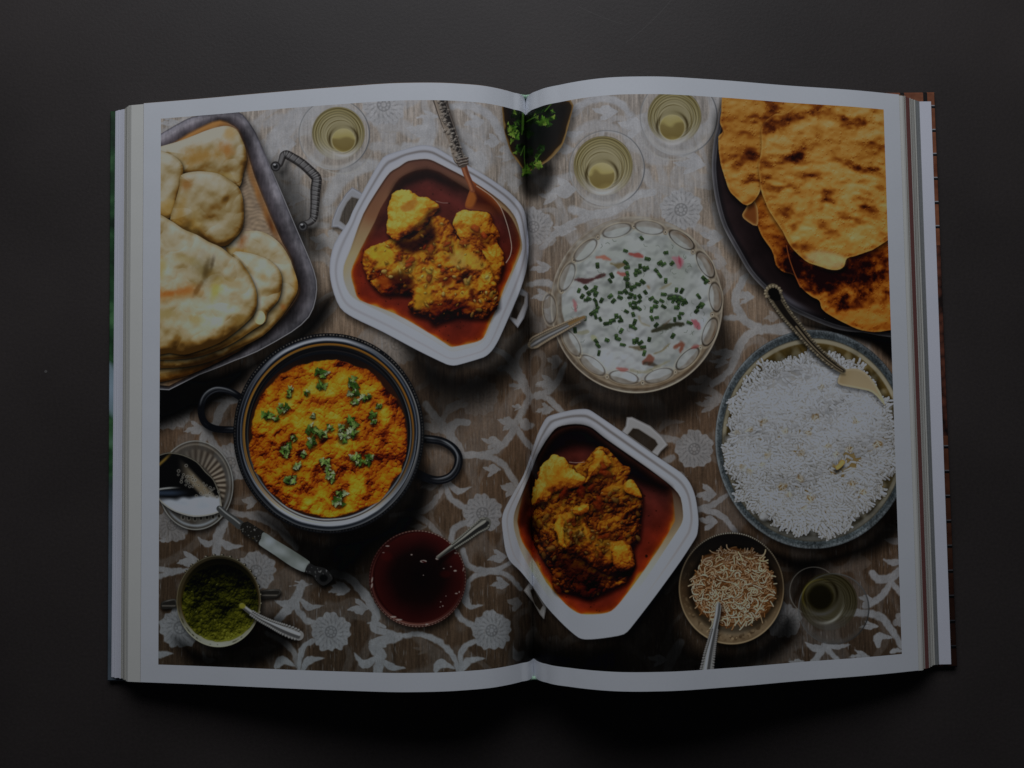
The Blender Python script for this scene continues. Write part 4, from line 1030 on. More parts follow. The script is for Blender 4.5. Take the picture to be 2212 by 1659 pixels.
# ---- rice --------------------------------------------------------------------------
def rice():
    cx, cy, rx, ry = 1757, 949, 212, 236.5
    p = ellp(cx, cy, rx, ry)
    shadow(p, 5, 12, 12, .35)
    w = ewin(cx, cy, rx, ry); X, Y = VX[w], VY[w]
    e = ell(w, cx, cy, rx, ry); th = ang(X, Y, cx, cy)
    speck = noise(1.8, 1.8, 3)[w]
    c = ramp(e, [(.90, (36, 39, 42)), (.93, (52, 58, 62)), (.96, (44, 49, 52)), (.985, (62, 67, 71)), (1, (42, 46, 49))]) * (1 + .22*speck + .16*fbm(20, 3, 3)[w])[..., None]
    put(w, aa((e - 1)*rx), c, R_RBOWL)
    put(w, aa((e - 1)*rx)*sst(1.3, 1.6, noise(2.4, 2.4, 9)[w])*.8, (16, 18, 20))
    put(w, np.exp(-((e - .992)/.006)**2)*near(th, 200, 80)*.7, (104, 110, 114))
    # cream inside, scalloped
    ei = ell(w, cx, cy + 1, rx*.93, ry*.925)
    up = near(th, -90, 75)
    sc_ = np.abs(np.cos(np.radians(th*16)))
    ph = ((ei - .84)/.13)
    lobe = sst(1.0, .2, (1 - sc_)*1.1 + np.abs(ph)*.9)
    cream = mix((70, 58, 32), (124, 116, 92), np.clip(lobe + .25*noise(7, 7, 3)[w], 0, 1))
    cream = mix(cream, (122, 118, 104), sst(.945, .965, ei)*.9)
    cream *= (1 - .12*up - .35*sst(.85, .7, ei))[..., None]
    bot = near(th, 90, 60)
    cream = mix(cream, np.array((116, 120, 124))*(.4 + .6*lobe[..., None]), bot*.8*sst(.75, .85, ei))
    put(w, aa((ei - 1)*rx), cream)
    put(w, np.exp(-((ei - 1)/.008)**2)*.6, (48, 46, 40))
    # heap
    def inside(x, y):
        a = math.atan2(y - 955, x - 1752)
        q = math.hypot((x - 1752)/185, (y - 957)/196)
        return q < 1 + .03*math.sin(5*a + 1) + .03*math.sin(11*a) + .025*math.sin(23*a)
    hm = ell(w, 1752, 957, 178, 189) + .05*fbm(16, 3, 2)[w]
    clump = 9*fbm(27, 3, 81)[ALL] + 3.2*fbm(10, 2, 83)[ALL]
    gy_, gx_ = np.gradient(clump)
    big = np.gradient(16*fbm(62, 2, 87)[ALL], axis=0)
    SH = np.clip(.97 + (.15 + .16*sst(850, 1080, VY))*gy_ + .08*gx_ + .20*big, .62, 1.05)
    LOW = sst(-2.0, -6.0, clump) * (.12 + .88*sst(850, 1010, VY))
    mul(w, sst(1.16, .95, hm), .45)
    body = mix(np.array((116, 118, 122))*SH[w][..., None], (84, 68, 36), LOW[w]*.85)
    put(w, sst(1.02, .96, hm), body, R_RICE)
    r_ = np.random.default_rng(5)
    for _ in range(6500):
        a, q = r_.uniform(0, 6.2832), math.sqrt(r_.random())*1.10
        x, y = 1752 + 182*q*math.cos(a), 957 + 193*q*math.sin(a)
        if not inside(x, y) or x > 1952:
            continue
        L, W_ = r_.uniform(5.5, 11.5), r_.uniform(1.7, 2.7)
        rot = r_.normal(.35, .75) if q < .9 else a + r_.normal(0, .7)
        ww = window(x - L - 2, y - L - 2, x + L + 2, y + L + 2)
        if ww is None: continue
        g, lo = float(SH[ww].mean()), float(LOW[ww].mean())
        if lo > .5 and r_.random() < .85: continue
        if float(sst(960, 830, np.float64(y)))*.55 > r_.random() and q < .85: continue
        b = min(g*(1.0 + r_.normal(0, .03)) - .16*lo, 1.05)
        c_, s_ = math.cos(rot), math.sin(rot)
        u = (VX[ww] - x)*c_ + (VY[ww] - y)*s_; v = -(VX[ww] - x)*s_ + (VY[ww] - y)*c_ + .02*u*u*r_.normal(0, .6)
        d = np.hypot(np.maximum(np.abs(u) - L + W_, 0), v) - W_
        mul(ww, sst(2.8, -.2, d)*(d > -.3)*(.26 + .35*(q > .9) + .25*float(sst(900, 1050, np.float64(y)))), np.array([.80, .78, .73]))
        sh = np.clip(1.0 + .045*(-(VY[ww] - y)/W_), .9, 1.04)
        put(ww, aa(d, 1.0)*.92, np.array((126, 129, 135))*b*sh[..., None], R_RICE)
    # gaps showing gold underneath
    for x, y, rr in ((440, 400, 22), (320, 470, 16), (630, 490, 14), (890, 360, 22), (1240, 400, 18), (830, 500, 14), (770, 680, 20), (480, 690, 16), (260, 790, 18), (320, 830, 14), (1180, 640, 18), (1430, 600, 24), (600, 960, 26), (760, 890, 26), (660, 1030, 18), (850, 1070, 22), (1220, 940, 20), (1300, 1010, 18), (430, 770, 9), (1000, 610, 14), (1070, 840, 16), (940, 100, 12), (210, 490, 14), (790, 1150, 14), (1070, 680, 14)):
        x_, y_ = T(C4, (x, y))[0]
        ww = ewin(x_, y_, rr/2.4, rr/2.4, 8)
        if ww is None: continue
        m = sst(1.3, .3, ell(ww, x_, y_, rr/2.6, rr/3.4) + .5*fbm(7, 3, 4)[ww])
        put(ww, m*.8, mix((92, 70, 30), (60, 40, 18), .5 + .5*noise(4, 4, 6)[ww]))
        for _ in range(5):
            a = r_.uniform(0, 3.14); xx, yy = x_ + r_.normal(0, rr/6), y_ + r_.normal(0, rr/6)
            line(np.array([[xx - 5*math.cos(a), yy - 5*math.sin(a)], [xx + 5*math.cos(a), yy + 5*math.sin(a)]]), 2.6, np.array((120, 118, 112))*r_.uniform(.8, 1.05), .9)
    nut = T(C4, (1135, 735), (1145, 760), (1110, 800), (1075, 820), (1060, 790), (1085, 770), (1110, 735))
    shadow(cr(nut, 3), -2, 8, 6, .25); w2, d2 = fill(cr(nut, 3), (116, 94, 54)); put(w2, aa(d2 + 2)*.6, (130, 112, 74))
    # serving spoon
    sb = cr(np.vstack([T(B4, (1120, 1045), (1230, 1025), (1320, 1060), (1400, 1150), (1460, 1250), (1490, 1340)), T(C4, (1470, 240), (1380, 150), (1270, 120), (1120, 90), (1080, 60))]), 3)
    shadow(sb, -3, 6, 6, .6)
    w2, d2 = fill(sb, (112, 100, 78), R_RICE)
    put(w2, aa(d2)*sst(0, 30, VX[w2] - 1815 + .3*(VY[w2] - 820))*.4, (124, 116, 98)); put(w2, aa(d2)*np.exp(-((d2 + 2)/2)**2)*.5, (132, 126, 110)); mul(w2, aa(d2)*sst(860, 800, VY[w2])*.3, .8)
    h = cr(T(B4, (520, 350), (560, 440), (640, 560), (740, 680), (840, 800), (960, 920), (1060, 1000), (1130, 1045)), 7, False)
    wd = np.interp(np.linspace(0, 1, len(h)), [0, .06, .3, .6, .85, 1], [30, 32, 25, 18, 15, 12])
    shadow(np.vstack([h + [9, 0], (h - [9, 0])[::-1]]), -6, 8, 6, .45)
    line(h, wd, (74, 68, 56), idn=R_RICE); line(h, wd*.5, (18, 16, 15), .95, 3)
    fill(cr(T(B4, (478, 400), (490, 340), (545, 320), (590, 350), (600, 420), (540, 440)), 3), (12, 11, 11), soft=3)
    line(h[20:] + [-1, 0], wd[20:]*.18, (110, 100, 82), .7, 2)
    for sgn in (-1, 1):
        for k in range(1, len(h) - 8):
            d_ = h[k+1] - h[k-1]; d_ /= np.hypot(*d_)
            q = h[k] + sgn*np.array([-d_[1], d_[0]])*wd[k]*.44
            jj = 1 + .5*math.sin(k*2.3 + sgn)
            ww = ewin(q[0], q[1], 4, 4, 4); e_ = ell(ww, q[0], q[1], 2.2*jj + .8, 2.9, k*.9)
            put(ww, aa((e_ - 1)*2.6)*.65, np.array((74, 69, 59))*(.7 + .3*jj)); put(ww, np.exp(-((e_ - .85)/.35)**2)*near(ang(VX[ww], VY[ww], *q), 80, 70)*.9, (22, 20, 18)); put(ww, np.exp(-((e_ - .5)/.3)**2)*near(ang(VX[ww], VY[ww], *q), -100, 60)*.5*jj, (124, 117, 102))
    for k in range(9):
        a = math.radians(150 + k*24)
        q = T(B4, (525, 372))[0] + [17*math.cos(a), 15*math.sin(a)]
        fill(ellp(*q, 4, 3, 14, a), (90, 82, 68), R_RICE); fill(ellp(q[0] - .8, q[1] - 1, 1.6, 1.2, 10, a), (128, 120, 104))
rice()

# ---- black pot of lentils -------------------------------------------------------------
def ringhandle(pts, o, wd, idn, lights):
    h = cr(T(o, *pts), 6, False)
    shadow(np.vstack([h, (h*.98 + .02*h.mean(0))[::-1]]), 4, 9, 7, .5, wd/2)
    line(h, wd, (13, 14, 17), idn=idn)
    w = pwin(h, wd)
    d = line_d(h, w)
    body = line_d(h, w, wd)
    th = ang(VX[w], VY[w], *h.mean(0))
    for (ox, oy, sg_, cc, al) in ((-2.2, -3.4, 1.5, (126, 129, 134), .9), (-1.0, -1.6, 2.6, (58, 61, 66), .6), (2.6, 3.6, 1.2, (70, 73, 79), .5)):
        put(w, aa(body + .8)*np.exp(-(line_d(h + [ox, oy], w)/sg_)**2)*al*np.clip(.35 + .8*noise(26, 26, 12)[w] + .35*near(th, -70, 70), 0, 1), cc)

def pot():
    cx, cy, rx, ry = 710, 936, 206, 216
    ringhandle([(1260, 410), (1160, 355), (1050, 340), (965, 385), (922, 465), (920, 560), (960, 640), (1050, 682), (1210, 690)], C1, 15, R_POT, [(-95, 50, 2, (128, 131, 136), .9), (-100, 30, 4, (138, 140, 144), .8), (150, 40, 3, (110, 114, 120), .7), (80, 60, 1, (104, 108, 116), .8), (180, 60, 5, (64, 66, 70), .8), (60, 40, 5, (130, 132, 138), .5)])
    ringhandle([(870, 552), (1000, 570), (1100, 625), (1152, 705), (1142, 800), (1080, 880), (980, 910), (880, 890), (800, 850)], C2, 18, R_POT, [(-60, 50, 3, (84, 88, 94), .8), (60, 45, 2, (122, 124, 128), .9), (95, 50, 4, (104, 106, 112), .7), (0, 50, 6, (50, 54, 58), .8), (-100, 40, 1, (110, 112, 116), .6)])
    p = ellp(cx, cy, rx, ry)
    shadow(p, 8, 14, 14, .30)
    w = ewin(cx, cy, rx, ry); X, Y = VX[w], VY[w]
    e = ell(w, cx, cy, rx, ry); th = ang(X, Y, cx, cy)
    put(w, aa((e - 1)*rx), (15, 17, 21), R_POT)
    g = lambda r0, s, t0, tw, cc, al: put(w, np.exp(-((e - r0)/s)**2)*near(th, t0, tw)*al, cc)
    n_ = noise(20, 20, 5)[w]
    # beaded outer edge
    bead = .5 + .5*np.cos(np.radians(th)*190)
    put(w, np.exp(-((e - .985)/.007)**2)*sst(.1, .9, bead + .5*noise(4, 4, 2)[w])*(.16 + .5*near(th, -90, 70)), (112, 106, 98))
    put(w, np.exp(-((e - .972)/.004)**2)*.4, (84, 84, 86))
    # polished rim
    W_ = np.float32
    full = ramp(e + .003*n_, [(.83, (18, 22, 30)), (.852, (30, 37, 50)), (.858, (108, 112, 118)), (.868, (100, 104, 110)), (.872, (30, 36, 50)), (.880, (44, 50, 62)), (.886, (118, 120, 124)), (.905, (126, 128, 132)), (.922, (118, 120, 124)), (.930, (62, 66, 74)), (.942, (18, 20, 24)), (.958, (34, 37, 42)), (.968, (60, 62, 66)), (.976, (10, 11, 13)), (1, (16, 17, 20))])
    topc = ramp(e + .003*n_, [(.83, (12, 12, 14)), (.90, (14, 15, 18)), (.918, (22, 25, 31)), (.930, (112, 116, 124)), (.940, (126, 130, 138)), (.950, (92, 96, 104)), (.960, (40, 43, 49)), (.970, (14, 15, 18)), (1, (14, 15, 18))])
    side = ramp(e + .003*n_, [(.83, (10, 11, 13)), (.905, (12, 14, 18)), (.916, (22, 28, 38)), (.924, (70, 74, 82)), (.930, (16, 18, 22)), (.948, (12, 13, 16)), (.955, (58, 61, 67)), (.960, (14, 15, 18)), (1, (12, 13, 15))])
    ringm = aa((e - 1)*rx)*sst(.82, .84, e)
    put(w, ringm, side)
    put(w, ringm*np.clip(near(th, 92, 58)*1.25, 0, 1), full)
    put(w, ringm*np.clip(near(th, -98, 40)*1.25, 0, 1), topc)
    g(.955, .006, -25, 40, (104, 104, 104), .8); g(.93, .006, -40, 30, (52, 60, 72), .8); g(.945, .006, 15, 35, (112, 112, 112), .7); g(.962, .006, 45, 30, (84, 86, 90), .6)
    put(w, np.exp(-((e - .985)/.007)**2)*sst(.1, .9, bead + .5*noise(4, 4, 2)[w])*(.16 + .5*near(th, -90, 70)), (112, 106, 98))
    # warm reflection ring
    put(w, np.exp(-((e - .893 + .02*near(th, 90, 70))/.008)**2)*(.95 - .75*near(th, 90, 75) - .35*near(th, 20, 30)), (112, 76, 28))
    put(w, np.exp(-((e - .882)/.005)**2)*near(th, -140, 70)*.7, (132, 100, 50)); put(w, np.exp(-((e - .90)/.005)**2)*near(th, 150, 50)*.7, (128, 88, 32)); put(w, np.exp(-((e - .885)/.01)**2)*near(th, -20, 60)*.7, (96, 64, 26))
    g(.862, .006, 0, 50, (96, 98, 100), .7); g(.85, .004, 170, 50, (70, 66, 58), .7)
    # inside of the pot
    ei = ell(w, 709, 942, 172, 178)
    put(w, aa((ei - 1)*170, 2), ramp((Y - 760)/60, [(0, (14, 13, 14)), (1, (34, 20, 14))]))
    put(w, np.exp(-((e - .83)/.006)**2)*near(th, -70, 60)*.35, (60, 54, 52))
    # lentils
    de = ell(w, 709, 946, 168, 168) + .03*fbm(22, 3, 5)[w]
    keep = (de < 1.0).astype(float)
    bh, bt = bumps(w, keep, 6500, 1.8, 4.6, 90, 1.5)
    lump = fbm(46, 3, 91, .55)[w]
    h = 9*lump + 4.4*fbm(17, 2, 94)[w] + .36*bh + 8*np.clip(1 - de, 0, .3)
    s = relief(h, -.25, -.8, .75)
    cream = sst(-.25, .55, lump + .6*fbm(24, 3, 97)[w] + .25*near(ang(X, Y, 709, 946), -110, 70))
    zone = .43 + .29*cream + .12*(bt - .5)*(1.3 - cream) + .85*(s - .70) + .07*fbm(8, 2, 98)[w] - .22*sst(.84, 1.0, de)*sst(980, 860, Y) - .06*sst(950, 1110, Y)
    col = ramp(zone, [(-.1, (28, 8, 4)), (.08, (62, 20, 8)), (.24, (96, 42, 11)), (.42, (119, 64, 14)), (.60, (132, 86, 18)), (.80, (138, 104, 28)), (1.0, (142, 118, 52))])
    put(w, sst(.012, -.012, de - 1), col, R_DAL)
    gl = sst(.95, 1.03, s)*sst(.9, 1.2, noise(2.4, 2.4, 7)[w])*(de < .97)
    put(w, gl*.7, (142, 128, 94))
    G = ((38, 58, 22), (60, 84, 36), (86, 108, 56), (112, 126, 92))
    for o, L in ((C1, ((1955, 200, 15), (1955, 290, 14), (1690, 340, 8), (1670, 385, 8), (1500, 560, 14), (1620, 510, 14), (1565, 585, 8), (1880, 690, 17), (1960, 740, 14), (1870, 800, 14), (1650, 830, 14), (1640, 880, 13), (1720, 760, 8), (1990, 970, 14), (2030, 1040, 12), (2040, 1100, 12), (1735, 1000, 12), (1690, 1110, 13), (1660, 1130, 9), (1800, 900, 8), (1880, 570, 7), (2120, 1230, 15), (2110, 1310, 15), (1830, 370, 7))),
                 (C2, ((235, 60, 13), (245, 130, 15), (250, 215, 12), (340, 190, 10), (375, 185, 7), (460, 265, 8), (415, 345, 11), (415, 400, 8), (215, 420, 18), (150, 480, 14), (240, 490, 14), (150, 540, 14), (40, 450, 10), (265, 720, 14), (300, 760, 9), (370, 700, 12), (365, 745, 11)))):
        for x, y, R in L:
            q = T(o, (x, y))[0]
            shadow(ellp(q[0], q[1], R*.8, R*.8, 14), 1, 5, 5, .45)
            leafy(q[0], q[1], R*1.32, int(x*3 + y), 1.0, 6, G)
    for pth in ([(1940, 740), (2000, 690), (2060, 650)], [(1860, 780), (1900, 720)], [(1590, 560), (1660, 490)]):
        line(cr(T(C1, *pth), 3, False), 2, (62, 78, 40), .8)
pot()

# ---- second dish --------------------------------------------------------------------------
D2OUT = np.vstack([T(C3, (420, 355), (500, 330), (620, 302), (720, 293), (775, 302), (850, 350), (1050, 487), (1300, 665), (1560, 840), (1640, 930), (1690, 1060), (1715, 1250)), T(D3, (1705, 160), (1680, 215), (1560, 400), (1350, 690), (1150, 950), (1070, 1030), (900, 1063), (760, 1075), (680, 1060), (560, 960), (400, 790), (290, 630), (180, 490), (80, 390), (40, 270), (15, 60)), T(C3, (35, 1170), (120, 1010), (200, 870), (262, 700), (320, 520), (385, 390))])
D2LIP = np.vstack([T(C3, (430, 520), (500, 450), (620, 425), (720, 430), (800, 460), (900, 540), (1100, 680), (1300, 820), (1480, 960), (1560, 1060), (1582, 1220)), T(D3, (1560, 90), (1450, 260), (1250, 560), (1100, 760), (1000, 890), (900, 950), (760, 960), (650, 915), (500, 800), (400, 680), (300, 530), (190, 330), (125, 130)), T(C3, (120, 1220), (150, 1120), (260, 860), (330, 680))])
D2SAU = np.vstack([T(C3, (450, 520), (600, 445), (760, 455), (900, 560), (1200, 770), (1400, 900), (1475, 980), (1500, 1100), (1512, 1250)), T(D3, (1490, 90), (1400, 250), (1200, 540), (1050, 740), (960, 830), (860, 855), (700, 855), (600, 800), (500, 700), (400, 580), (300, 400), (190, 230), (158, 100)), T(C3, (150, 1250), (190, 1060), (290, 800))])
for outer, hole, o in (([(1095, 365), (1140, 362), (1300, 440), (1400, 530), (1452, 602), (1390, 660), (1362, 702), (1300, 665), (1050, 490), (1085, 440)], [(1105, 515), (1150, 462), (1195, 468), (1340, 562), (1362, 600), (1312, 662)], C3),
                       ([(205, 652), (250, 590), (300, 600), (400, 800), (380, 900), (345, 860), (290, 760)], [(262, 650), (290, 640), (370, 780), (345, 825), (300, 770)], D3)):
    p = T(o, *outer)
    shadow(p, 2, 7, 7, .5)
    w = pwin(p, 4); hd = sdf(T(o, *hole), w); od = sdf(p, w)
    a = aa(od)*(1 - aa(hd))
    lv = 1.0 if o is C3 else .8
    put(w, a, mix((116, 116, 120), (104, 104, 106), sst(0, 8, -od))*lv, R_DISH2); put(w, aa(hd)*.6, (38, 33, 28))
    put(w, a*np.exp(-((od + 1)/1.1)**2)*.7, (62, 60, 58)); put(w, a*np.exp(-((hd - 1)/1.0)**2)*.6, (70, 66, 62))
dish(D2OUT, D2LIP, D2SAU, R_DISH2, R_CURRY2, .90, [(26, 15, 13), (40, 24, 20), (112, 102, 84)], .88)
shadow(cr(T(C3, (450, 520), (600, 445), (760, 455), (1000, 640), (1300, 850), (1470, 970), (1400, 1010), (1200, 950), (1000, 800), (800, 640), (600, 650), (450, 720), (330, 860), (330, 700)), 3), 0, 0, 16, .22)
shadow(cr(T(C3, (240, 900), (330, 700), (330, 900), (280, 1100), (200, 1300), (160, 1250)), 3), 0, 0, 10, .5)
def curry2():
    g = .86
    mass = np.vstack([T(C3, (330, 860), (400, 745), (470, 692), (560, 720), (610, 780), (740, 740), (830, 640), (920, 640), (1010, 740), (1110, 800), (1110, 910), (1200, 970), (1237, 1100), (1222, 1240), (1210, 1380), (1160, 1500)), T(D3, (1160, 430), (1110, 560), (1000, 630), (870, 690), (780, 730), (640, 690), (470, 640), (440, 500), (340, 340), (280, 180)), T(C3, (270, 1250), (290, 1100))])
    meat(mass, 101, g*.92, 16, 10, .25, R_CURRY2, 1.0, .2)
    mc = cr(mass, 2)
    bits_in(mc, 200, 102, g, [(122, 90, 34), (108, 62, 20), (92, 44, 15), (126, 100, 50), (84, 34, 14), (98, 36, 16)], (1.8, 4.6))
    shadow(cr(T(D3, (520, 340), (640, 360), (800, 460), (900, 530), (860, 640), (700, 640), (560, 560), (500, 440)), 3), 0, 0, 14, np.array([.42, .30, .26]))
    shadow(cr(T(D3, (240, 20), (340, 60), (330, 180), (240, 160)), 3), 0, 0, 10, .4)
    meat(T(C3, (330, 860), (400, 745), (470, 692), (560, 722), (610, 800), (690, 850), (750, 920), (690, 960), (560, 990), (470, 1010), (400, 1090), (285, 1120), (285, 1000)), 103, g, 20, 3, .70, R_CURRY2, .7, -.2)
    meat(T(C3, (830, 660), (890, 650), (960, 760), (880, 830), (800, 880), (740, 930), (770, 820)), 104, g, 14, 4, .62, R_CURRY2)
    meat(T(C3, (1090, 930), (1150, 920), (1205, 980), (1225, 1060), (1150, 1040), (1080, 1010), (1060, 970)), 105, g, 14, 3, .66, R_CURRY2, .8, -.2)
    meat(np.vstack([T(C3, (475, 1270), (520, 1190), (640, 1185), (740, 1230), (770, 1330), (900, 1425), (1060, 1430), (1130, 1500), (1155, 1590)), T(D3, (1160, 430), (1100, 500), (950, 525), (800, 450), (640, 345), (530, 290), (490, 180))]), 106, g*.95, 24, 8, .44, R_CURRY2)
    meat(T(D3, (480, 60), (520, 0), (560, 60), (545, 160), (560, 270), (520, 260), (490, 180)), 107, g, 10, 2, .62, R_CURRY2, .8)
    meat(T(D3, (960, 310), (1050, 260), (1130, 320), (1155, 420), (1090, 490), (1000, 470)), 108, g, 14, 4, .58, R_CURRY2)
    meat(T(C3, (620, 1150), (720, 1120), (770, 1110), (760, 1170), (690, 1220), (640, 1200)), 109, g, 10, 3, .6, R_CURRY2)
    tom = [(104, 36, 16), (96, 30, 14), (110, 46, 18)]
    bits([tuple(T(C3, q)[0]) for q in ((890, 800), (910, 850), (560, 1010), (540, 1035), (860, 1090), (840, 1140), (790, 970), (600, 1260), (640, 1270), (900, 1400), (700, 1010))], 110, g, tom, (6, 12))
    bits([tuple(T(D3, q)[0]) for q in ((740, 680), (790, 660), (500, 640), (700, 640))], 111, g*.85, tom, (8, 14))
    bits([tuple(T(C3, q)[0]) for q in ((1110, 1390), (920, 1520), (690, 1380), (660, 1400), (400, 1230), (990, 1080), (1190, 1200), (1000, 990), (940, 1170))] + [tuple(T(D3, q)[0]) for q in ((440, 290), (470, 370), (380, 350), (1190, 200), (690, 170), (600, 150))], 112, g, [(128, 108, 60), (120, 92, 40)], (4, 8))
    mass2 = cr(np.vstack([T(C3, (560, 1240), (760, 1240), (900, 1440), (1000, 1450)), T(D3, (1000, 300), (800, 400), (640, 300), (560, 200))]), 2)
    bits_in(mass2, 60, 115, g, [(122, 92, 34), (104, 60, 20), (126, 106, 60), (98, 44, 18)], (2, 5))
    w, d = fill(ellp(*T(D3, (1265, 355))[0], 3, 3.5), (28, 12, 8))
    line(cr(T(C3, (600, 752), (660, 758), (730, 752)), 4, False), 1.4, (124, 110, 104), .7)
curry2()

# ---- glass saucer and ladle ---------------------------------------------------------------------
def saucer():
    cx, cy = T(C1, (870, 1168))[0]
    rx, ry = 81.5, 97
    shadow(ellp(cx, cy, rx, ry), 4, 8, 8, .45)
    w = ewin(cx, cy, rx, ry); X, Y = VX[w], VY[w]
    e = ell(w, cx, cy, rx, ry); th = ang(X, Y, cx, cy)
    put(w, aa((e - 1)*rx)*.6, mix((58, 54, 50), (82, 82, 82), .5 + .5*noise(12, 12, 2)[w]), R_SAUCER)
    put(w, np.exp(-((e - .985)/.013)**2)*.75, (110, 112, 112)); put(w, np.exp(-((e - .955)/.012)**2)*.6, (40, 38, 36)); put(w, np.exp(-((e - .91)/.02)**2)*near(th, -60, 90)*.5, (108, 104, 96)); put(w, np.exp(-((e - .90)/.03)**2)*near(th, 90, 70)*.8, (104, 110, 118))
    rib = .5 + .5*np.cos(np.radians(th)*34)
    band = sst(.42, .5, e)*sst(.84, .76, e)
    put(w, band*near(th, -10, 75)*.9, mix((40, 33, 28), (112, 104, 94), rib))
    put(w, sst(.84, .6, e)*near(th, 100, 60)*.7, mix((56, 56, 56), (100, 100, 98), .5 + .5*noise(6, 6, 4)[w]))
    for k in range(7):
        q = T(C1, (760 + k*52, 1452 - abs(k - 2)*6))[0]
        fill(ellp(q[0], q[1], 5, 7, 16), (88, 86, 82), soft=3); fill(ellp(q[0], q[1] + 2, 2.4, 3.5, 12), (28, 26, 24), soft=2)
    # ladle bowl
    b = cr(T(C1, (520, 930), (580, 895), (650, 883), (760, 902), (880, 960), (960, 1050), (1030, 1120), (1080, 1250), (1090, 1380), (1000, 1425), (850, 1440), (700, 1400), (600, 1340), (540, 1270), (520, 1100)), 3)
    shadow(b, 3, 7, 6, .45)
    w = pwin(b); d = sdf(b, w); X, Y = VX[w], VY[w]
    base = np.zeros(d.shape + (3,), np.float32) + (12, 12, 13)
    ox, oy = C1
    tx, ty = (X - ox)*4, (Y - oy)*4
    base = mix(base, (92, 84, 72), sst(60, 0, np.abs(ty - (880 + (tx - 620)*1.05) + 0) - 30)*sst(700, 860, tx)*.9)
    white = sst(-25, 25, ty - (1290 - .10*(tx - 700) + 20*noise(14, 14, 3)[w]))*sst(1110, 1060, tx)
    base = mix(base, np.array((116, 121, 131))*(1 + .05*noise(20, 8, 5)[w][..., None]), white)
    base = mix(base, (44, 54, 70), sst(40, 0, np.abs(ty - 1235))*sst(850, 640, tx)*.7)
    base = mix(base, (122, 124, 126), sst(14, 0, np.abs(ty - (1190 + (tx - 700)**2*.0006)))*sst(760, 620, tx)*.9)
    base = mix(base, (104, 84, 40), sst(30, 0, np.abs(ty - (985 - (tx - 560)*.9)))*sst(680, 600, tx)*.8)
    put(w, aa(d), base, R_LADLE)
    put(w, np.exp(-((d + 1.6)/1.3)**2)*.75, (104, 100, 90))
    # engraved flowers
    r_ = np.random.default_rng(8)
    for k in range(46):
        t = r_.random()
        q = T(C1, (720 + 330*t + r_.normal(0, 26), 1080 + 190*t + r_.normal(0, 34)))[0]
        R = r_.uniform(1.6, 3.2); ww = ewin(q[0], q[1], R, R, 3); e_ = ell(ww, q[0], q[1], R, R)
        put(ww, np.exp(-((e_ - .9)/.35)**2)*.7, (98, 96, 92)); put(ww, sst(.7, .2, e_)*.6, (24, 24, 24))
    # stem, ferrule, pearl handle, cap
    s_ = cr(T(C1, (1075, 1370), (1130, 1420), (1200, 1470), (1250, 1510)), 4, False)
    line(s_, np.linspace(13, 20, len(s_)), (46, 47, 48), idn=R_LADLE); line(s_ + [0, -3], 3, (110, 112, 114), .8, 2)
    f = T(D1, (1250, 110), (1275, 68), (1320, 55), (1465, 145), (1420, 255), (1270, 160))
    shadow(f, 2, 8, 7, .5)
    w, d = fill(f, (24, 23, 22), R_LADLE)
    put(w, aa(d)*sst(.4, 1.2, noise(1.8, 1.8, 15)[w])*.6, (100, 100, 100)); put(w, aa(d)*sst(.6, 1.1, noise(3, 3, 16)[w])*sst(1152, 1165, VY[w] - .4*(VX[w] - 530))*.9, (100, 78, 28))
    h = cr(T(D1, (1458, 150), (1560, 215), (1700, 300), (1852, 402), (1840, 450), (1808, 492), (1700, 445), (1560, 350), (1418, 255), (1435, 205)), 3)
    shadow(h, 2, 10, 8, .4)
    w, d = fill(h, (86, 90, 90), R_LADLE)
    cc = mix((64, 68, 66), (96, 101, 104), np.clip(.5 + .5*fbm(26, 3, 6)[w] + .4*sst(0, 14, -d) - .45*sst(0, 40, (VY[w] - 1112.5)*.87 - (VX[w] - 205.2)*.52 + 130), 0, 1))
    put(w, aa(d), cc); put(w, sst(16, 0, np.hypot(VX[w] - 584, VY[w] - 1168))*.6*aa(d), (112, 118, 128))
    c_ = cr(T(D1, (1848, 418), (1900, 440), (1990, 462), (2045, 520), (2050, 560), (1975, 612), (1915, 570), (1880, 520), (1815, 492)), 3)
    shadow(c_, 2, 6, 6, .4)
    w, d = fill(c_, (26, 26, 27), R_LADLE)
    put(w, aa(d + 1)*sst(.4, 1.2, noise(2.4, 2.4, 19)[w])*.6, (104, 105, 108)); fill(ellp(*T(D1, (1975, 545))[0], 9, 8), (10, 10, 11), soft=4)
saucer()

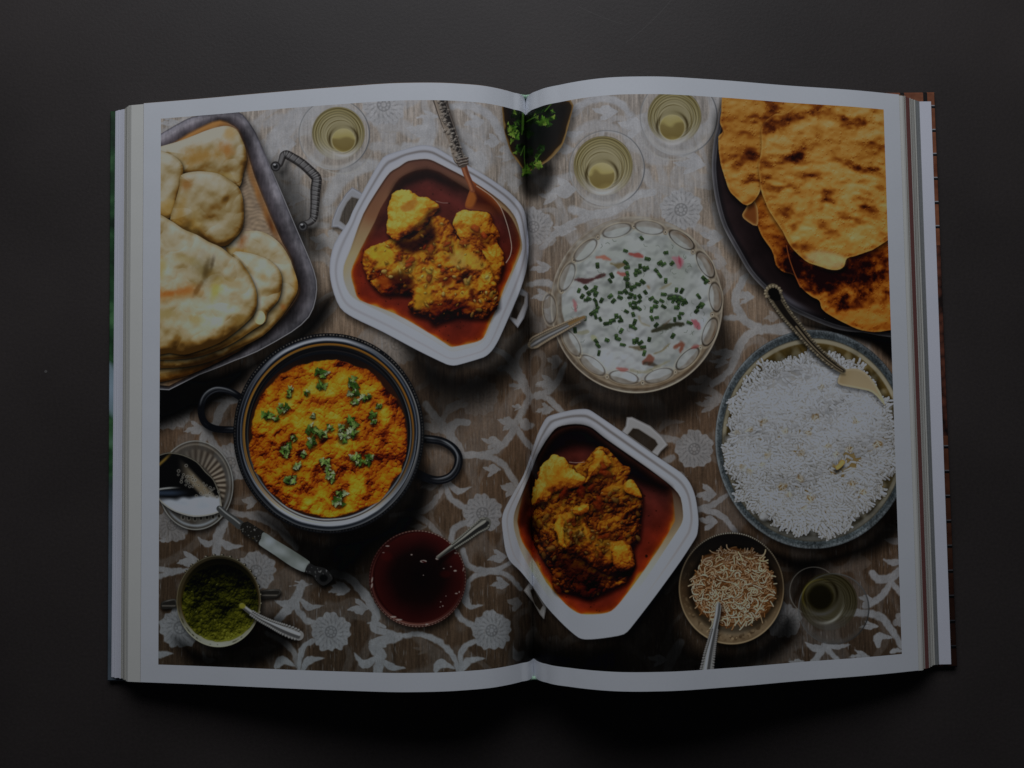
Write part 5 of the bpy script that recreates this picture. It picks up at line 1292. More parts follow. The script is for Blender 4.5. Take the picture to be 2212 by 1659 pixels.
# ---- green chutney cup --------------------------------------------------------------------------
def cup():
    cx, cy = T(D1, (1068, 745))[0]; rx, ry = 91, 99
    for pts in ([(700, 728), (640, 730), (580, 750), (566, 785), (585, 812), (640, 810), (705, 795)], [(1430, 660), (1500, 642), (1590, 642), (1608, 672), (1570, 712), (1500, 722), (1430, 722)]):
        p = cr(T(D1, *pts), 3); shadow(p, 2, 5, 5, .4)
        w, d = fill(p, (26, 25, 24), R_CUP); put(w, np.exp(-((d + 2)/1.5)**2)*near(ang(VX[w], VY[w], *p.mean(0)), -80, 70)*.7, (84, 82, 80)); put(w, np.exp(-((VY[w] - p[:, 1].mean() - 3)/1.6)**2)*aa(d + 3)*.6, (90, 86, 82))
    shadow(ellp(cx, cy, rx, ry), 6, 12, 10, .35)
    for a in np.arange(-140, 20, 11):     # beaded collar
        q = (cx + (rx + 1)*math.cos(math.radians(a)), cy + (ry + 1)*math.sin(math.radians(a)))
        fill(ellp(q[0], q[1], 4.2, 3, 14, math.radians(a) + 1.57), (28, 26, 24), R_CUP); fill(ellp(q[0] - 1, q[1] - 1, 1.8, 1.2, 10), (112, 108, 98), soft=2)
    w = ewin(cx, cy, rx, ry); X, Y = VX[w], VY[w]
    e = ell(w, cx, cy, rx, ry); th = ang(X, Y, cx, cy)
    put(w, aa((e - 1)*rx), ramp(np.abs((th - 90 + 180) % 360 - 180), [(0, (104, 106, 102)), (45, (88, 89, 82)), (85, (46, 40, 28)), (180, (32, 29, 22))]), R_CUP)
    put(w, np.exp(-((e - .99)/.010)**2)*(.35 + .3*near(th, 90, 60)), (112, 110, 96)); put(w, np.exp(-((e - .955)/.014)**2)*sst(.0, .8, noise(4, 4, 4)[w])*near(th, 120, 90), (40, 38, 30))
    ei = ell(w, cx + 2.5, cy - 1, 86, 93)
    put(w, sst(1, .96, ei), ramp((Y - cy)/ry, [(-1, (10, 9, 7)), (-.6, (18, 17, 10)), (.3, (52, 42, 20)), (.75, (96, 94, 84)), (1, (100, 102, 96))]))
    eg = ell(w, cx + 3.5, cy + 4, 83, 84) + .015*fbm(10, 3, 3)[w]
    bh, bt = bumps(w, (eg < 1).astype(float), 1500, 1.0, 3.2, 55, 1.8)
    h = .36*bh + 3.2*fbm(16, 3, 56, .6)[w]
    s = relief(h, -.3, -.8, .8)
    t = .32 + .75*(s - .72) + .14*(bt - .5) + .26*((Y - cy)/ry) + .14*fbm(30, 3, 57)[w]
    col = ramp(t, [(-.15, (6, 7, 4)), (.1, (17, 18, 7)), (.35, (36, 37, 11)), (.6, (58, 58, 18)), (.9, (88, 90, 36))])
    col *= np.clip(1 - .8*sst(-.15, -.95, (Y - cy)/ry), 0, 1)[..., None]
    put(w, sst(1.01, .98, eg), col, R_CUP)
    put(w, sst(.84, 1.0, s)*sst(.4, 1.0, noise(2.4, 2.4, 21)[w])*(eg < .92)*sst(cx + 50, cx - 20, X)*.75, (108, 108, 66))
    put(w, np.exp(-((eg - .97)/.025)**2)*near(th, 75, 45)*.7, (86, 88, 34))
    hnd = cr(T(D1, (1268, 780), (1330, 830), (1420, 890), (1520, 940), (1620, 985), (1760, 1040)), 6, False)
    wd = np.interp(np.linspace(0, 1, len(hnd)), [0, .3, .6, .9, 1], [9, 10, 15, 25, 22])
    shadow(np.vstack([hnd + [0, 8], (hnd - [0, 6])[::-1]]), 0, 9, 6, .5)
    line(hnd, wd, (88, 88, 90), idn=R_CUP); line(hnd + [-1, 3], wd*.4, (40, 40, 42), .8, 3); line(hnd + [1, -2], wd*.28, (116, 118, 122), .8, 2)
    r_ = np.random.default_rng(3)
    for sgn in (-1, 1):
        for k in range(8, len(hnd) - 1):
            d_ = hnd[k] - hnd[k-1]; d_ /= np.hypot(*d_)
            q = hnd[k] + sgn*np.array([-d_[1], d_[0]])*wd[k]*.46
            ww = ewin(q[0], q[1], 3, 3, 4); e_ = ell(ww, q[0], q[1], 2.8, 2.8)
            put(ww, aa((e_ - 1)*2.8), (92, 92, 94)); put(ww, np.exp(-((e_ - .9)/.35)**2)*near(ang(VX[ww], VY[ww], *q), 70, 80)*.9, (20, 20, 20))
    fill(ellp(*T(D1, (1272, 785))[0], 7, 6), (86, 84, 34), soft=4)
cup()

# ---- red chutney ---------------------------------------------------------------------------------
def jam():
    cx, cy = T(D2, (800, 550))[0]; rx, ry = 105, 105
    shadow(ellp(cx, cy, rx, ry), 5, 10, 12, .4)
    w = ewin(cx, cy, rx, ry); X, Y = VX[w], VY[w]
    e = ell(w, cx, cy, rx, ry); th = ang(X, Y, cx, cy)
    put(w, aa((e - 1)*rx), (26, 9, 9), R_JAM)
    scal = .5 + .5*np.cos(np.radians(th)*90)
    put(w, np.exp(-((e - .985)/.012)**2)*(.25 + .5*scal)*(near(th, -60, 60) + near(th, 100, 70)*.8 + .2), (112, 100, 92))
    ej = ell(w, cx + 4, cy - 3, 97, 98)
    col = ramp(ej + .10*fbm(40, 3, 3)[w], [(0, (10, 5, 6)), (.55, (15, 7, 7)), (.82, (27, 10, 10)), (1, (34, 13, 12))])
    col = col * (1 + .30*near(th, -60, 50)*sst(.4, .9, ej))[..., None]
    put(w, sst(1.01, .98, ej), col)
    put(w, np.exp(-((e - .93)/.02)**2)*near(th, 100, 55)*.7, (84, 58, 52)); put(w, np.exp(-((e - .955)/.008)**2)*near(th, 95, 65)*.8, (112, 92, 86)); put(w, np.exp(-((e - .94)/.012)**2)*near(th, 180, 40)*.5, (78, 48, 44))
    put(w, sst(1.2, .4, ell(w, cx - 66, cy - 48, 14, 12))*.4, (48, 14, 12)); put(w, sst(1.2, .4, ell(w, cx + 60, cy - 10, 14, 10))*.4, (44, 12, 10))
    for x, y, a, b in ((850, 400, 8.5, 3.2), (748, 343, 2.5, 1.6), (970, 377, 4.5, 3), (1125, 482, 4, 2.2), (1088, 446, 2, 1.2), (1026, 462, 2, 1), (850, 520, 1.2, 1), (1135, 678, 3.5, 1.4), (1000, 750, 1.4, 1), (1018, 786, 1.6, 1.6), (995, 795, 1.4, .8), (540, 268, 5, 1.6), (505, 325, 2.6, .8), (1128, 328, 3.4, 2), (880, 945, 4, 1.8), (1160, 665, 1.3, 2.2), (1195, 470, 1, 5), (407, 560, 1.6, 7), (405, 610, 2, 6), (590, 880, 8, 2), (640, 905, 8, 2), (1045, 700, 1, 1)):
        q = T(D2, (x, y))[0]
        fill(ellp(q[0], q[1], a*.85, b*.85, 16, 0 if a > b else .2), (98, 92, 90), soft=2)
    fill(ellp(*(T(D2, (855, 404))[0]), 5.5, 1.6, 14, .3), (34, 8, 8), soft=1.5)
    h = cr(T(D2, (975, 368), (1060, 305), (1140, 248), (1220, 190), (1310, 120), (1395, 62)), 6, False)
    wd = np.interp(np.linspace(0, 1, len(h)), [0, .3, .5, .8, .95, 1], [6, 12, 15, 21, 28, 20])
    shadow(np.vstack([h + [0, 6], (h - [0, 6])[::-1]]), 3, 10, 6, .55)
    line(h, wd, (66, 66, 64), idn=R_JAM); line(h + [2, 2], wd*.45, (24, 24, 24), .9, 3); line(h + [-3, -2], wd*.22, (112, 112, 108), .8, 2)
    for sgn in (-1, 1):
        for k in range(10, len(h), 1):
            d_ = h[k] - h[k-1]; d_ /= np.hypot(*d_)
            q = h[k] + sgn*np.array([-d_[1], d_[0]])*wd[k]*.46
            ww = ewin(q[0], q[1], 3, 3, 4); e_ = ell(ww, q[0], q[1], 2.4, 2.4)
            put(ww, aa((e_ - 1)*2.4), (86, 86, 82)); put(ww, np.exp(-((e_ - .9)/.35)**2)*near(ang(VX[ww], VY[ww], *q), 60, 80)*.9, (22, 22, 22))
def r_ang(x):
    return (x*.37) % 3.1
jam()

# ---- fried onions ----------------------------------------------------------------------------------
def onion():
    cx, cy, rx, ry = 1580, 1271, 114, 121
    shadow(ellp(cx, cy, rx, ry), 4, 12, 12, .3)
    w = ewin(cx, cy, rx, ry); X, Y = VX[w], VY[w]
    e = ell(w, cx, cy, rx, ry); th = ang(X, Y, cx, cy)
    v = (Y - cy)/ry
    col = ramp(v + .2*fbm(30, 3, 8)[w] + .25*(np.abs(X - cx)/rx - .5), [(-1, (14, 13, 13)), (-.45, (22, 19, 16)), (.0, (42, 33, 24)), (.4, (60, 50, 38)), (.8, (76, 66, 53)), (1, (64, 54, 42))])
    put(w, aa((e - 1)*rx), col, R_ONION)
    eng = np.exp(-((e - .88)/.05)**2)*near(th, 95, 75)
    put(w, eng*sst(-.1, .6, noise(4, 4, 7)[w])*.8, (38, 30, 22)); put(w, eng*sst(.2, .8, noise(3.5, 3.5, 17)[w])*.6, (116, 102, 82))
    put(w, np.exp(-((e - .985)/.012)**2)*(.35 + .4*near(th, 90, 90)), (108, 98, 80)); put(w, np.exp(-((e - .99)/.010)**2)*near(th, -85, 45)*(.5 + .5*np.cos(np.radians(th)*150)), (124, 122, 116))
    put(w, sst(.7, .3, np.abs(v - .72))*sst(.9, .75, e)*sst(cx - 40, cx - 10, X)*sst(cx + 60, cx + 20, X)*.5, (112, 104, 92))
    eo = ell(w, 1584, 1268, 92, 88) + .06*fbm(14, 3, 5)[w]
    mul(w, sst(1.1, .95, ell(w, 1584, 1274, 96, 92)), .5)
    put(w, sst(1.0, .93, eo), mix((46, 29, 16), (74, 51, 30), .5 + .5*fbm(12, 3, 6)[w]), R_ONION)
    r_ = np.random.default_rng(21)
    N = 1150
    for k in range(N):
        a, q = r_.uniform(0, 6.28), math.sqrt(r_.random())*.97
        x, y = 1584 + 92*q*math.cos(a), 1268 + 88*q*math.sin(a)
        L = r_.uniform(6, 13) if k < N*.9 else r_.uniform(12, 26)
        t0 = r_.uniform(0, 6.28); cv = r_.normal(0, .03 if k < N*.9 else .06)
        pts = [(x, y)]
        for _ in range(6):
            t0 += cv*L/3
            pts.append((pts[-1][0] + L/6*2*math.cos(t0)*.5, pts[-1][1] + L/6*2*math.sin(t0)*.5))
        pts = np.array(pts)
        hi = k/N
        c = mix((80, 56, 34), (116, 105, 92), np.array(np.clip(hi*1.0 + r_.normal(0, .25), 0, 1)))
        if hi > .85 and abs(x - 1600) < 60 and r_.random() < .6: c = np.array((128, 112, 92))
        W_ = r_.uniform(1.6, 2.7)
        c = c*(.72 + .28*sst(1190, 1225, y))
        line(pts + [0, 1.4], W_ + .8, (40, 22, 11), .45, 2.2)
        line(pts, W_, c, 1.0, 1.1)
        line(pts + [-.3, -.5], W_*.4, np.minimum(c*1.18, 130), .6, 1.1)
    h = cr(T(D3, (1890, 765), (1880, 860), (1860, 960), (1835, 1080), (1810, 1200), (1785, 1350)), 7, False)
    wd = np.interp(np.linspace(0, 1, len(h)), [0, .08, .4, .65, 1], [7, 12, 12, 18, 29])
    shadow(np.vstack([h + [6, 0], (h - [6, 0])[::-1]]), 4, 5, 6, .45)
    line(h, wd, (84, 86, 88), idn=R_ONION); line(h + [2, 0], wd*.35, (36, 36, 38), .8, 3); line(h + [-3, 0], wd*.22, (118, 120, 124), .7, 2)
    for sgn in (-1, 1):
        for k in range(16, len(h) - 1):
            d_ = h[k] - h[k-1]; d_ /= np.hypot(*d_)
            q = h[k] + sgn*np.array([-d_[1], d_[0]])*wd[k]*.46
            ww = ewin(q[0], q[1], 3, 3, 4)
            if ww is None: continue
            e_ = ell(ww, q[0], q[1], 2.8, 2.8)
            put(ww, aa((e_ - 1)*2.8), (80, 80, 82)); put(ww, np.exp(-((e_ - .9)/.35)**2)*near(ang(VX[ww], VY[ww], *q), 70, 80)*.9, (18, 18, 18))
onion()
_NC.clear()
# ---- ink on paper: seen brightness over the light that falls there gives the reflectance of the print
top_ = np.array([140., 145., 153.], np.float32)
foot = mix((105., 107., 116.), (92., 96., 104.), np.clip((VX - 345) / 1600, 0, 1))
lev = mix(np.broadcast_to(top_, foot.shape), foot, np.clip((VY - 205) / 1245, 0, 1))
rel = np.clip(np.clip(IMG, 0, 255) / lev, 0.0, 1.0)
REFL = np.array([.775, .80, .850], np.float32) * np.where(rel < .04, rel*.09, np.power(rel, 2.25)).astype(np.float32)
img = bpy.data.images.new('feast_print', CWID, CHEI, alpha=False, float_buffer=True)
img.colorspace_settings.name = 'Non-Color'
buf = np.ones((CHEI, CWID, 4), np.float32)
buf[..., :3] = REFL[::-1]
img.pixels.foreach_set(buf.ravel())
img.update()
del buf

# ------------------------------------------------------------------ materials
def mat(name):
    m = bpy.data.materials.new(name)
    m.use_nodes = True
    nt = m.node_tree
    return m, nt, nt.nodes['Principled BSDF']

def N(nt, kind, **kw):
    n = nt.nodes.new(kind)
    for k, v in kw.items():
        if k in n.inputs: n.inputs[k].default_value = v
        else: setattr(n, k, v)
    return n

def waviness(nt, b, tc):
    """the faint cockle of a large sheet"""
    n = N(nt, 'ShaderNodeTexNoise', Scale=20.0, Detail=2.0)
    nt.links.new(tc.outputs['Object'], n.inputs['Vector'])
    bp = N(nt, 'ShaderNodeBump')
    bp.inputs['Strength'].default_value = .16; bp.inputs['Distance'].default_value = .004
    nt.links.new(n.outputs['Fac'], bp.inputs['Height']); nt.links.new(bp.outputs['Normal'], b.inputs['Normal'])

def paper_mat(name, col, rough=.55, var=.03, stripes=0.0):
    m, nt, b = mat(name)
    tc = N(nt, 'ShaderNodeTexCoord')
    ns = N(nt, 'ShaderNodeTexNoise', Scale=900.0, Detail=3.0)
    nt.links.new(tc.outputs['Object'], ns.inputs['Vector'])
    rp = N(nt, 'ShaderNodeMapRange')
    rp.inputs['To Min'].default_value = 1 - var; rp.inputs['To Max'].default_value = 1 + var
    nt.links.new(ns.outputs['Fac'], rp.inputs['Value'])
    mx = N(nt, 'ShaderNodeVectorMath', operation='SCALE')
    mx.inputs[0].default_value = col
    nt.links.new(rp.outputs['Result'], mx.inputs['Scale'])
    out = mx.outputs[0]
    if stripes:      # edges of single leaves
        mp = N(nt, 'ShaderNodeMapping')
        mp.inputs['Scale'].default_value = (1300, 3, 2200)
        nt.links.new(tc.outputs['Object'], mp.inputs['Vector'])
        n2 = N(nt, 'ShaderNodeTexNoise', Scale=1.0, Detail=2.0)
        nt.links.new(mp.outputs[0], n2.inputs['Vector'])
        r2 = N(nt, 'ShaderNodeMapRange')
        r2.inputs['From Min'].default_value = .3; r2.inputs['From Max'].default_value = .7
        r2.inputs['To Min'].default_value = 1 - stripes; r2.inputs['To Max'].default_value = 1 + stripes*.3
        nt.links.new(n2.outputs['Fac'], r2.inputs['Value'])
        m2 = N(nt, 'ShaderNodeVectorMath', operation='SCALE')
        nt.links.new(out, m2.inputs[0]); nt.links.new(r2.outputs['Result'], m2.inputs['Scale'])
        out = m2.outputs[0]
    nt.links.new(out, b.inputs['Base Color'])
    b.inputs['Roughness'].default_value = rough
    b.inputs['Specular IOR Level'].default_value = .25
    if not stripes: waviness(nt, b, tc)
    return m

M_PAPER = paper_mat('coated_paper', (.775, .80, .850))
M_CREAM = paper_mat('cream_leaf_edges', (.76, .745, .68), .7, .03, .5)
M_LEAF = paper_mat('cream_leaf', (.78, .775, .73), .6)
M_WHITE = paper_mat('white_endpaper', (.78, .79, .88), .6)
M_RED = paper_mat('brick_red_leaf_edge', (.24, .095, .085), .7, .06)
M_BROWN = paper_mat('printed_brown_leaf_edge', (.16, .10, .06), .7, .2)
M_GREY = paper_mat('grey_leaf_edge', (.30, .31, .31), .7, .2, .4)

def print_mat():
    m, nt, b = mat('printed_page')
    t = N(nt, 'ShaderNodeTexImage')
    t.image = img
    t.extension = 'EXTEND'
    nt.links.new(t.outputs['Color'], b.inputs['Base Color'])
    b.inputs['Roughness'].default_value = .5
    b.inputs['Specular IOR Level'].default_value = .18
    waviness(nt, b, N(nt, 'ShaderNodeTexCoord'))
    return m
M_PRINT = print_mat()

def table_mat():
    m, nt, b = mat('charcoal_card')
    tc = N(nt, 'ShaderNodeTexCoord')
    L = nt.links.new
    fine = N(nt, 'ShaderNodeTexNoise', Scale=700.0, Detail=4.0, Roughness=.6)
    L(tc.outputs['Object'], fine.inputs['Vector'])
    big = N(nt, 'ShaderNodeTexNoise', Scale=9.0, Detail=3.0)
    L(tc.outputs['Object'], big.inputs['Vector'])
    cr_ = N(nt, 'ShaderNodeValToRGB')
    cr_.color_ramp.elements[0].color = (.032, .0268, .0258, 1); cr_.color_ramp.elements[1].color = (.055, .0460, .0442, 1)
    cr_.color_ramp.elements[0].position = .34; cr_.color_ramp.elements[1].position = .66
    ad = N(nt, 'ShaderNodeMath', operation='MULTIPLY_ADD'); ad.inputs[1].default_value = .35; 
    L(fine.outputs['Fac'], ad.inputs[0])
    sc_ = N(nt, 'ShaderNodeMath', operation='MULTIPLY'); sc_.inputs[1].default_value = .65
    L(big.outputs['Fac'], sc_.inputs[0]); L(sc_.outputs[0], ad.inputs[2])
    L(ad.outputs[0], cr_.inputs['Fac'])
    # lint specks and faint scuffs
    vo = N(nt, 'ShaderNodeTexVoronoi', Scale=26.0)
    L(tc.outputs['Object'], vo.inputs['Vector'])
    lt = N(nt, 'ShaderNodeMath', operation='LESS_THAN'); lt.inputs[1].default_value = .018
    L(vo.outputs['Distance'], lt.inputs[0])
    mp = N(nt, 'ShaderNodeMapping'); mp.inputs['Rotation'].default_value = (0, 0, .9); mp.inputs['Scale'].default_value = (120, 9.0, 1)
    L(tc.outputs['Object'], mp.inputs['Vector'])
    scn = N(nt, 'ShaderNodeTexNoise', Scale=1.0, Detail=1.0); L(mp.outputs[0], scn.inputs['Vector'])
    sr = N(nt, 'ShaderNodeMapRange'); sr.inputs['From Min'].default_value = .80; sr.inputs['From Max'].default_value = .90; L(scn.outputs['Fac'], sr.inputs['Value'])
    sr.inputs['To Max'].default_value = .16
    mx = N(nt, 'ShaderNodeMixRGB'); mx.inputs['Color2'].default_value = (.30, .29, .28, 1)
    fa = N(nt, 'ShaderNodeMath', operation='MULTIPLY'); fa.inputs[1].default_value = .35
    L(lt.outputs[0], fa.inputs[0])
    mxf = N(nt, 'ShaderNodeMath', operation='MAXIMUM'); L(fa.outputs[0], mxf.inputs[0]); L(sr.outputs[0], mxf.inputs[1])
    # two long hair scratches beyond the head of the book
    last = mxf.outputs[0]
    for (a_, b_) in (((1352, 92), (1470, 6)), ((1250, 14), (1340, 60))):
        p0, p1 = unproject(*a_, 0.0), unproject(*b_, 0.0)
        ln = float(np.hypot(*(p1 - p0)[:2])); an = math.atan2(p1[1] - p0[1], p1[0] - p0[0])
        m3 = N(nt, 'ShaderNodeMapping', vector_type='TEXTURE'); m3.inputs['Location'].default_value = (p0[0], p0[1], 0); m3.inputs['Rotation'].default_value = (0, 0, an)
        L(tc.outputs['Object'], m3.inputs['Vector'])
        sx = N(nt, 'ShaderNodeSeparateXYZ'); L(m3.outputs[0], sx.inputs[0])
        bend = N(nt, 'ShaderNodeMath', operation='MULTIPLY'); L(sx.outputs['X'], bend.inputs[0]); L(sx.outputs['X'], bend.inputs[1])
        b2 = N(nt, 'ShaderNodeMath', operation='MULTIPLY_ADD'); b2.inputs[1].default_value = -4.0; L(bend.outputs[0], b2.inputs[0]); L(sx.outputs['Y'], b2.inputs[2])
        c1 = N(nt, 'ShaderNodeMath', operation='COMPARE'); c1.inputs[1].default_value = 0; c1.inputs[2].default_value = .00016; L(b2.outputs[0], c1.inputs[0])
        c2 = N(nt, 'ShaderNodeMath', operation='COMPARE'); c2.inputs[1].default_value = ln/2; c2.inputs[2].default_value = ln/2; L(sx.outputs['X'], c2.inputs[0])
        m4 = N(nt, 'ShaderNodeMath', operation='MULTIPLY'); L(c1.outputs[0], m4.inputs[0]); L(c2.outputs[0], m4.inputs[1])
        m5 = N(nt, 'ShaderNodeMath', operation='MULTIPLY_ADD'); m5.inputs[1].default_value = .09; L(m4.outputs[0], m5.inputs[0]); L(last, m5.inputs[2])
        last = m5.outputs[0]
    L(last, mx.inputs['Fac']); L(cr_.outputs['Color'], mx.inputs['Color1'])
    L(mx.outputs['Color'], b.inputs['Base Color'])
    b.inputs['Roughness'].default_value = .50
    b.inputs['Specular IOR Level'].default_value = .24
    bp = N(nt, 'ShaderNodeBump'); bp.inputs['Strength'].default_value = .2; bp.inputs['Distance'].default_value = .0004
    L(fine.outputs['Fac'], bp.inputs['Height']); L(bp.outputs['Normal'], b.inputs['Normal'])
    return m
M_TABLE = table_mat()

def cover_left_mat():
    """blurred garden greens with pale lights, dark blue wood towards the foot"""
    m, nt, b = mat('cover_garden_print')
    L = nt.links.new
    tc = N(nt, 'ShaderNodeTexCoord')
    n1 = N(nt, 'ShaderNodeTexNoise', Scale=70.0, Detail=3.0); L(tc.outputs['Object'], n1.inputs['Vector'])
    r1 = N(nt, 'ShaderNodeValToRGB'); e = r1.color_ramp.elements
    e[0].position = .36; e[0].color = (.006, .022, .010, 1); e[1].position = .72; e[1].color = (.10, .26, .10, 1)
    x = e.new(.52); x.color = (.022, .085, .030, 1)
    L(n1.outputs['Fac'], r1.inputs['Fac'])
    sp = N(nt, 'ShaderNodeSeparateXYZ'); L(tc.outputs['Object'], sp.inputs[0])
    # pale blue lights in the middle, slate at the foot
    n2 = N(nt, 'ShaderNodeTexNoise', Scale=45.0, Detail=1.0); L(tc.outputs['Object'], n2.inputs['Vector'])
    r2 = N(nt, 'ShaderNodeValToRGB'); r2.color_ramp.elements[0].position = .52; r2.color_ramp.elements[1].position = .58
    L(n2.outputs['Fac'], r2.inputs['Fac'])
    band = N(nt, 'ShaderNodeValToRGB'); be = band.color_ramp.elements
    be[0].position = .40; be[0].color = (0, 0, 0, 1); be[1].position = .62; be[1].color = (0, 0, 0, 1); z = be.new(.50); z.color = (1, 1, 1, 1)
    mr = N(nt, 'ShaderNodeMapRange'); mr.inputs['From Min'].default_value = -.14; mr.inputs['From Max'].default_value = .14
    L(sp.outputs['Y'], mr.inputs['Value']); L(mr.outputs[0], band.inputs['Fac'])
    mu = N(nt, 'ShaderNodeMath', operation='MULTIPLY'); L(r2.outputs['Color'], mu.inputs[0]); L(band.outputs['Color'], mu.inputs[1])
    m1 = N(nt, 'ShaderNodeMixRGB'); m1.inputs['Color2'].default_value = (.34, .46, .56, 1)
    L(mu.outputs[0], m1.inputs['Fac']); L(r1.outputs['Color'], m1.inputs['Color1'])
    ft = N(nt, 'ShaderNodeMapRange'); ft.inputs['From Min'].default_value = .36; ft.inputs['From Max'].default_value = .30
    L(mr.outputs[0], ft.inputs['Value'])
    sl = N(nt, 'ShaderNodeValToRGB'); sl.color_ramp.elements[0].color = (.05, .07, .085, 1); sl.color_ramp.elements[1].color = (.17, .21, .26, 1)
    L(n1.outputs['Fac'], sl.inputs['Fac'])
    m2 = N(nt, 'ShaderNodeMixRGB'); L(ft.outputs[0], m2.inputs['Fac']); L(m1.outputs[0], m2.inputs['Color1']); L(sl.outputs['Color'], m2.inputs['Color2'])
    L(m2.outputs[0], b.inputs['Base Color'])
    b.inputs['Roughness'].default_value = .4
    return m

def cover_right_mat():
    """orange-brown tiles with black and silver wires, dark spiced food across the middle"""
    m, nt, b = mat('cover_grill_print')
    L = nt.links.new
    tc = N(nt, 'ShaderNodeTexCoord')
    sp = N(nt, 'ShaderNodeSeparateXYZ'); L(tc.outputs['Object'], sp.inputs[0])
    def wire(axis, pitch, off, a, c):
        ml = N(nt, 'ShaderNodeMath', operation='MULTIPLY_ADD'); ml.inputs[1].default_value = 1/pitch; ml.inputs[2].default_value = off
        L(sp.outputs[axis], ml.inputs[0])
        fr = N(nt, 'ShaderNodeMath', operation='FRACT'); L(ml.outputs[0], fr.inputs[0])
        cm = N(nt, 'ShaderNodeMath', operation='COMPARE'); cm.inputs[1].default_value = a; cm.inputs[2].default_value = c
        L(fr.outputs[0], cm.inputs[0])
        return cm.outputs[0]
    n1 = N(nt, 'ShaderNodeTexNoise', Scale=160.0, Detail=3.0); L(tc.outputs['Object'], n1.inputs['Vector'])
    r1 = N(nt, 'ShaderNodeValToRGB'); r1.color_ramp.elements[0].position = .3; r1.color_ramp.elements[1].position = .75
    r1.color_ramp.elements[0].color = (.17, .050, .022, 1); r1.color_ramp.elements[1].color = (.34, .125, .060, 1)
    L(n1.outputs['Fac'], r1.inputs['Fac'])
    c = r1.outputs['Color']
    for (axis, pitch, off, a, hw, col) in (('Y', .0118, .28, .5, .055, (.004, .004, .005, 1)), ('Y', .0118, .28, .56, .022, (.40, .40, .42, 1)), ('X', .0112, .1, .5, .09, (.010, .008, .008, 1))):
        mx = N(nt, 'ShaderNodeMixRGB'); mx.inputs['Color2'].default_value = col
        L(wire(axis, pitch, off, a, hw), mx.inputs['Fac']); L(c, mx.inputs['Color1']); c = mx.outputs[0]
    n2 = N(nt, 'ShaderNodeTexVoronoi', Scale=210.0); L(tc.outputs['Object'], n2.inputs['Vector'])
    r2 = N(nt, 'ShaderNodeValToRGB'); e = r2.color_ramp.elements
    e[0].position = .1; e[0].color = (.26, .08, .045, 1); e[1].position = .8; e[1].color = (.014, .007, .006, 1); L(n2.outputs['Distance'], r2.inputs['Fac'])
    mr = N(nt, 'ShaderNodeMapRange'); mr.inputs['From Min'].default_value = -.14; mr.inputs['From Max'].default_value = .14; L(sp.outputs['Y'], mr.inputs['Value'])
    bd = N(nt, 'ShaderNodeValToRGB'); bd.color_ramp.interpolation = 'CONSTANT'; be = bd.color_ramp.elements
    be[0].position = 0; be[0].color = (0, 0, 0, 1); be[1].position = .40; be[1].color = (1, 1, 1, 1); z = be.new(.73); z.color = (0, 0, 0, 1)
    L(mr.outputs[0], bd.inputs['Fac'])
    mx = N(nt, 'ShaderNodeMixRGB'); L(bd.outputs['Color'], mx.inputs['Fac']); L(c, mx.inputs['Color1']); L(r2.outputs['Color'], mx.inputs['Color2'])
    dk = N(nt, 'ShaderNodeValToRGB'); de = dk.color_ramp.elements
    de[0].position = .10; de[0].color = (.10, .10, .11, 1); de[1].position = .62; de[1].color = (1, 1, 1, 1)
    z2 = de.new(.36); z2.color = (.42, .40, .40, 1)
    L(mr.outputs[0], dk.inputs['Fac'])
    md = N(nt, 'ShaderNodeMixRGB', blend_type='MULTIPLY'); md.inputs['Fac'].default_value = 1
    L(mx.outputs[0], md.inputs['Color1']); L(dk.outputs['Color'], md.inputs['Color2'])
    L(md.outputs[0], b.inputs['Base Color'])
    b.inputs['Roughness'].default_value = .4
    return m

# ------------------------------------------------------------------ mesh helpers
def obj(name, verts, faces, material, parent=None, uv=None, smooth=False):
    me = bpy.data.meshes.new(name)
    verts = np.asarray(verts, np.float32); faces = np.asarray(faces, np.int32)
    if faces.ndim == 2:
        nf, k = faces.shape
        me.vertices.add(len(verts)); me.vertices.foreach_set('co', verts.ravel())
        me.loops.add(nf*k); me.loops.foreach_set('vertex_index', faces.ravel())
        me.polygons.add(nf); me.polygons.foreach_set('loop_start', np.arange(0, nf*k, k, dtype=np.int32))
        me.update(calc_edges=True)
    if uv is not None:
        l = me.uv_layers.new(name='UVMap')
        l.data.foreach_set('uv', np.asarray(uv, np.float32)[faces.ravel()].ravel())
    me.polygons.foreach_set('use_smooth', np.full(len(me.polygons), smooth, bool))
    me.validate()
    me.materials.append(material)
    o = bpy.data.objects.new(name, me)
    COL.objects.link(o)
    if parent: o.parent = parent
    return o

def grid_faces(nu, nv):
    i = np.arange(nu*nv).reshape(nu, nv)
    return np.stack([i[:-1, :-1], i[1:, :-1], i[1:, 1:], i[:-1, 1:]], -1).reshape(-1, 4)

# ------------------------------------------------------------------ table
t = obj('table_top', [(-1.2, -1.2, 0), (1.2, -1.2, 0), (1.2, 1.2, 0), (-1.2, 1.2, 0)], [(0, 1, 2, 3)], M_TABLE)
t['kind'] = 'structure'
t['label'] = 'dark charcoal card table surface with faint lint and scuffs'

# ------------------------------------------------------------------ the book
book = bpy.data.objects.new('open_cookbook', None)
COL.objects.link(book)
book['label'] = 'thick open cookbook showing a printed photograph of an Indian feast'
book['category'] = 'book'

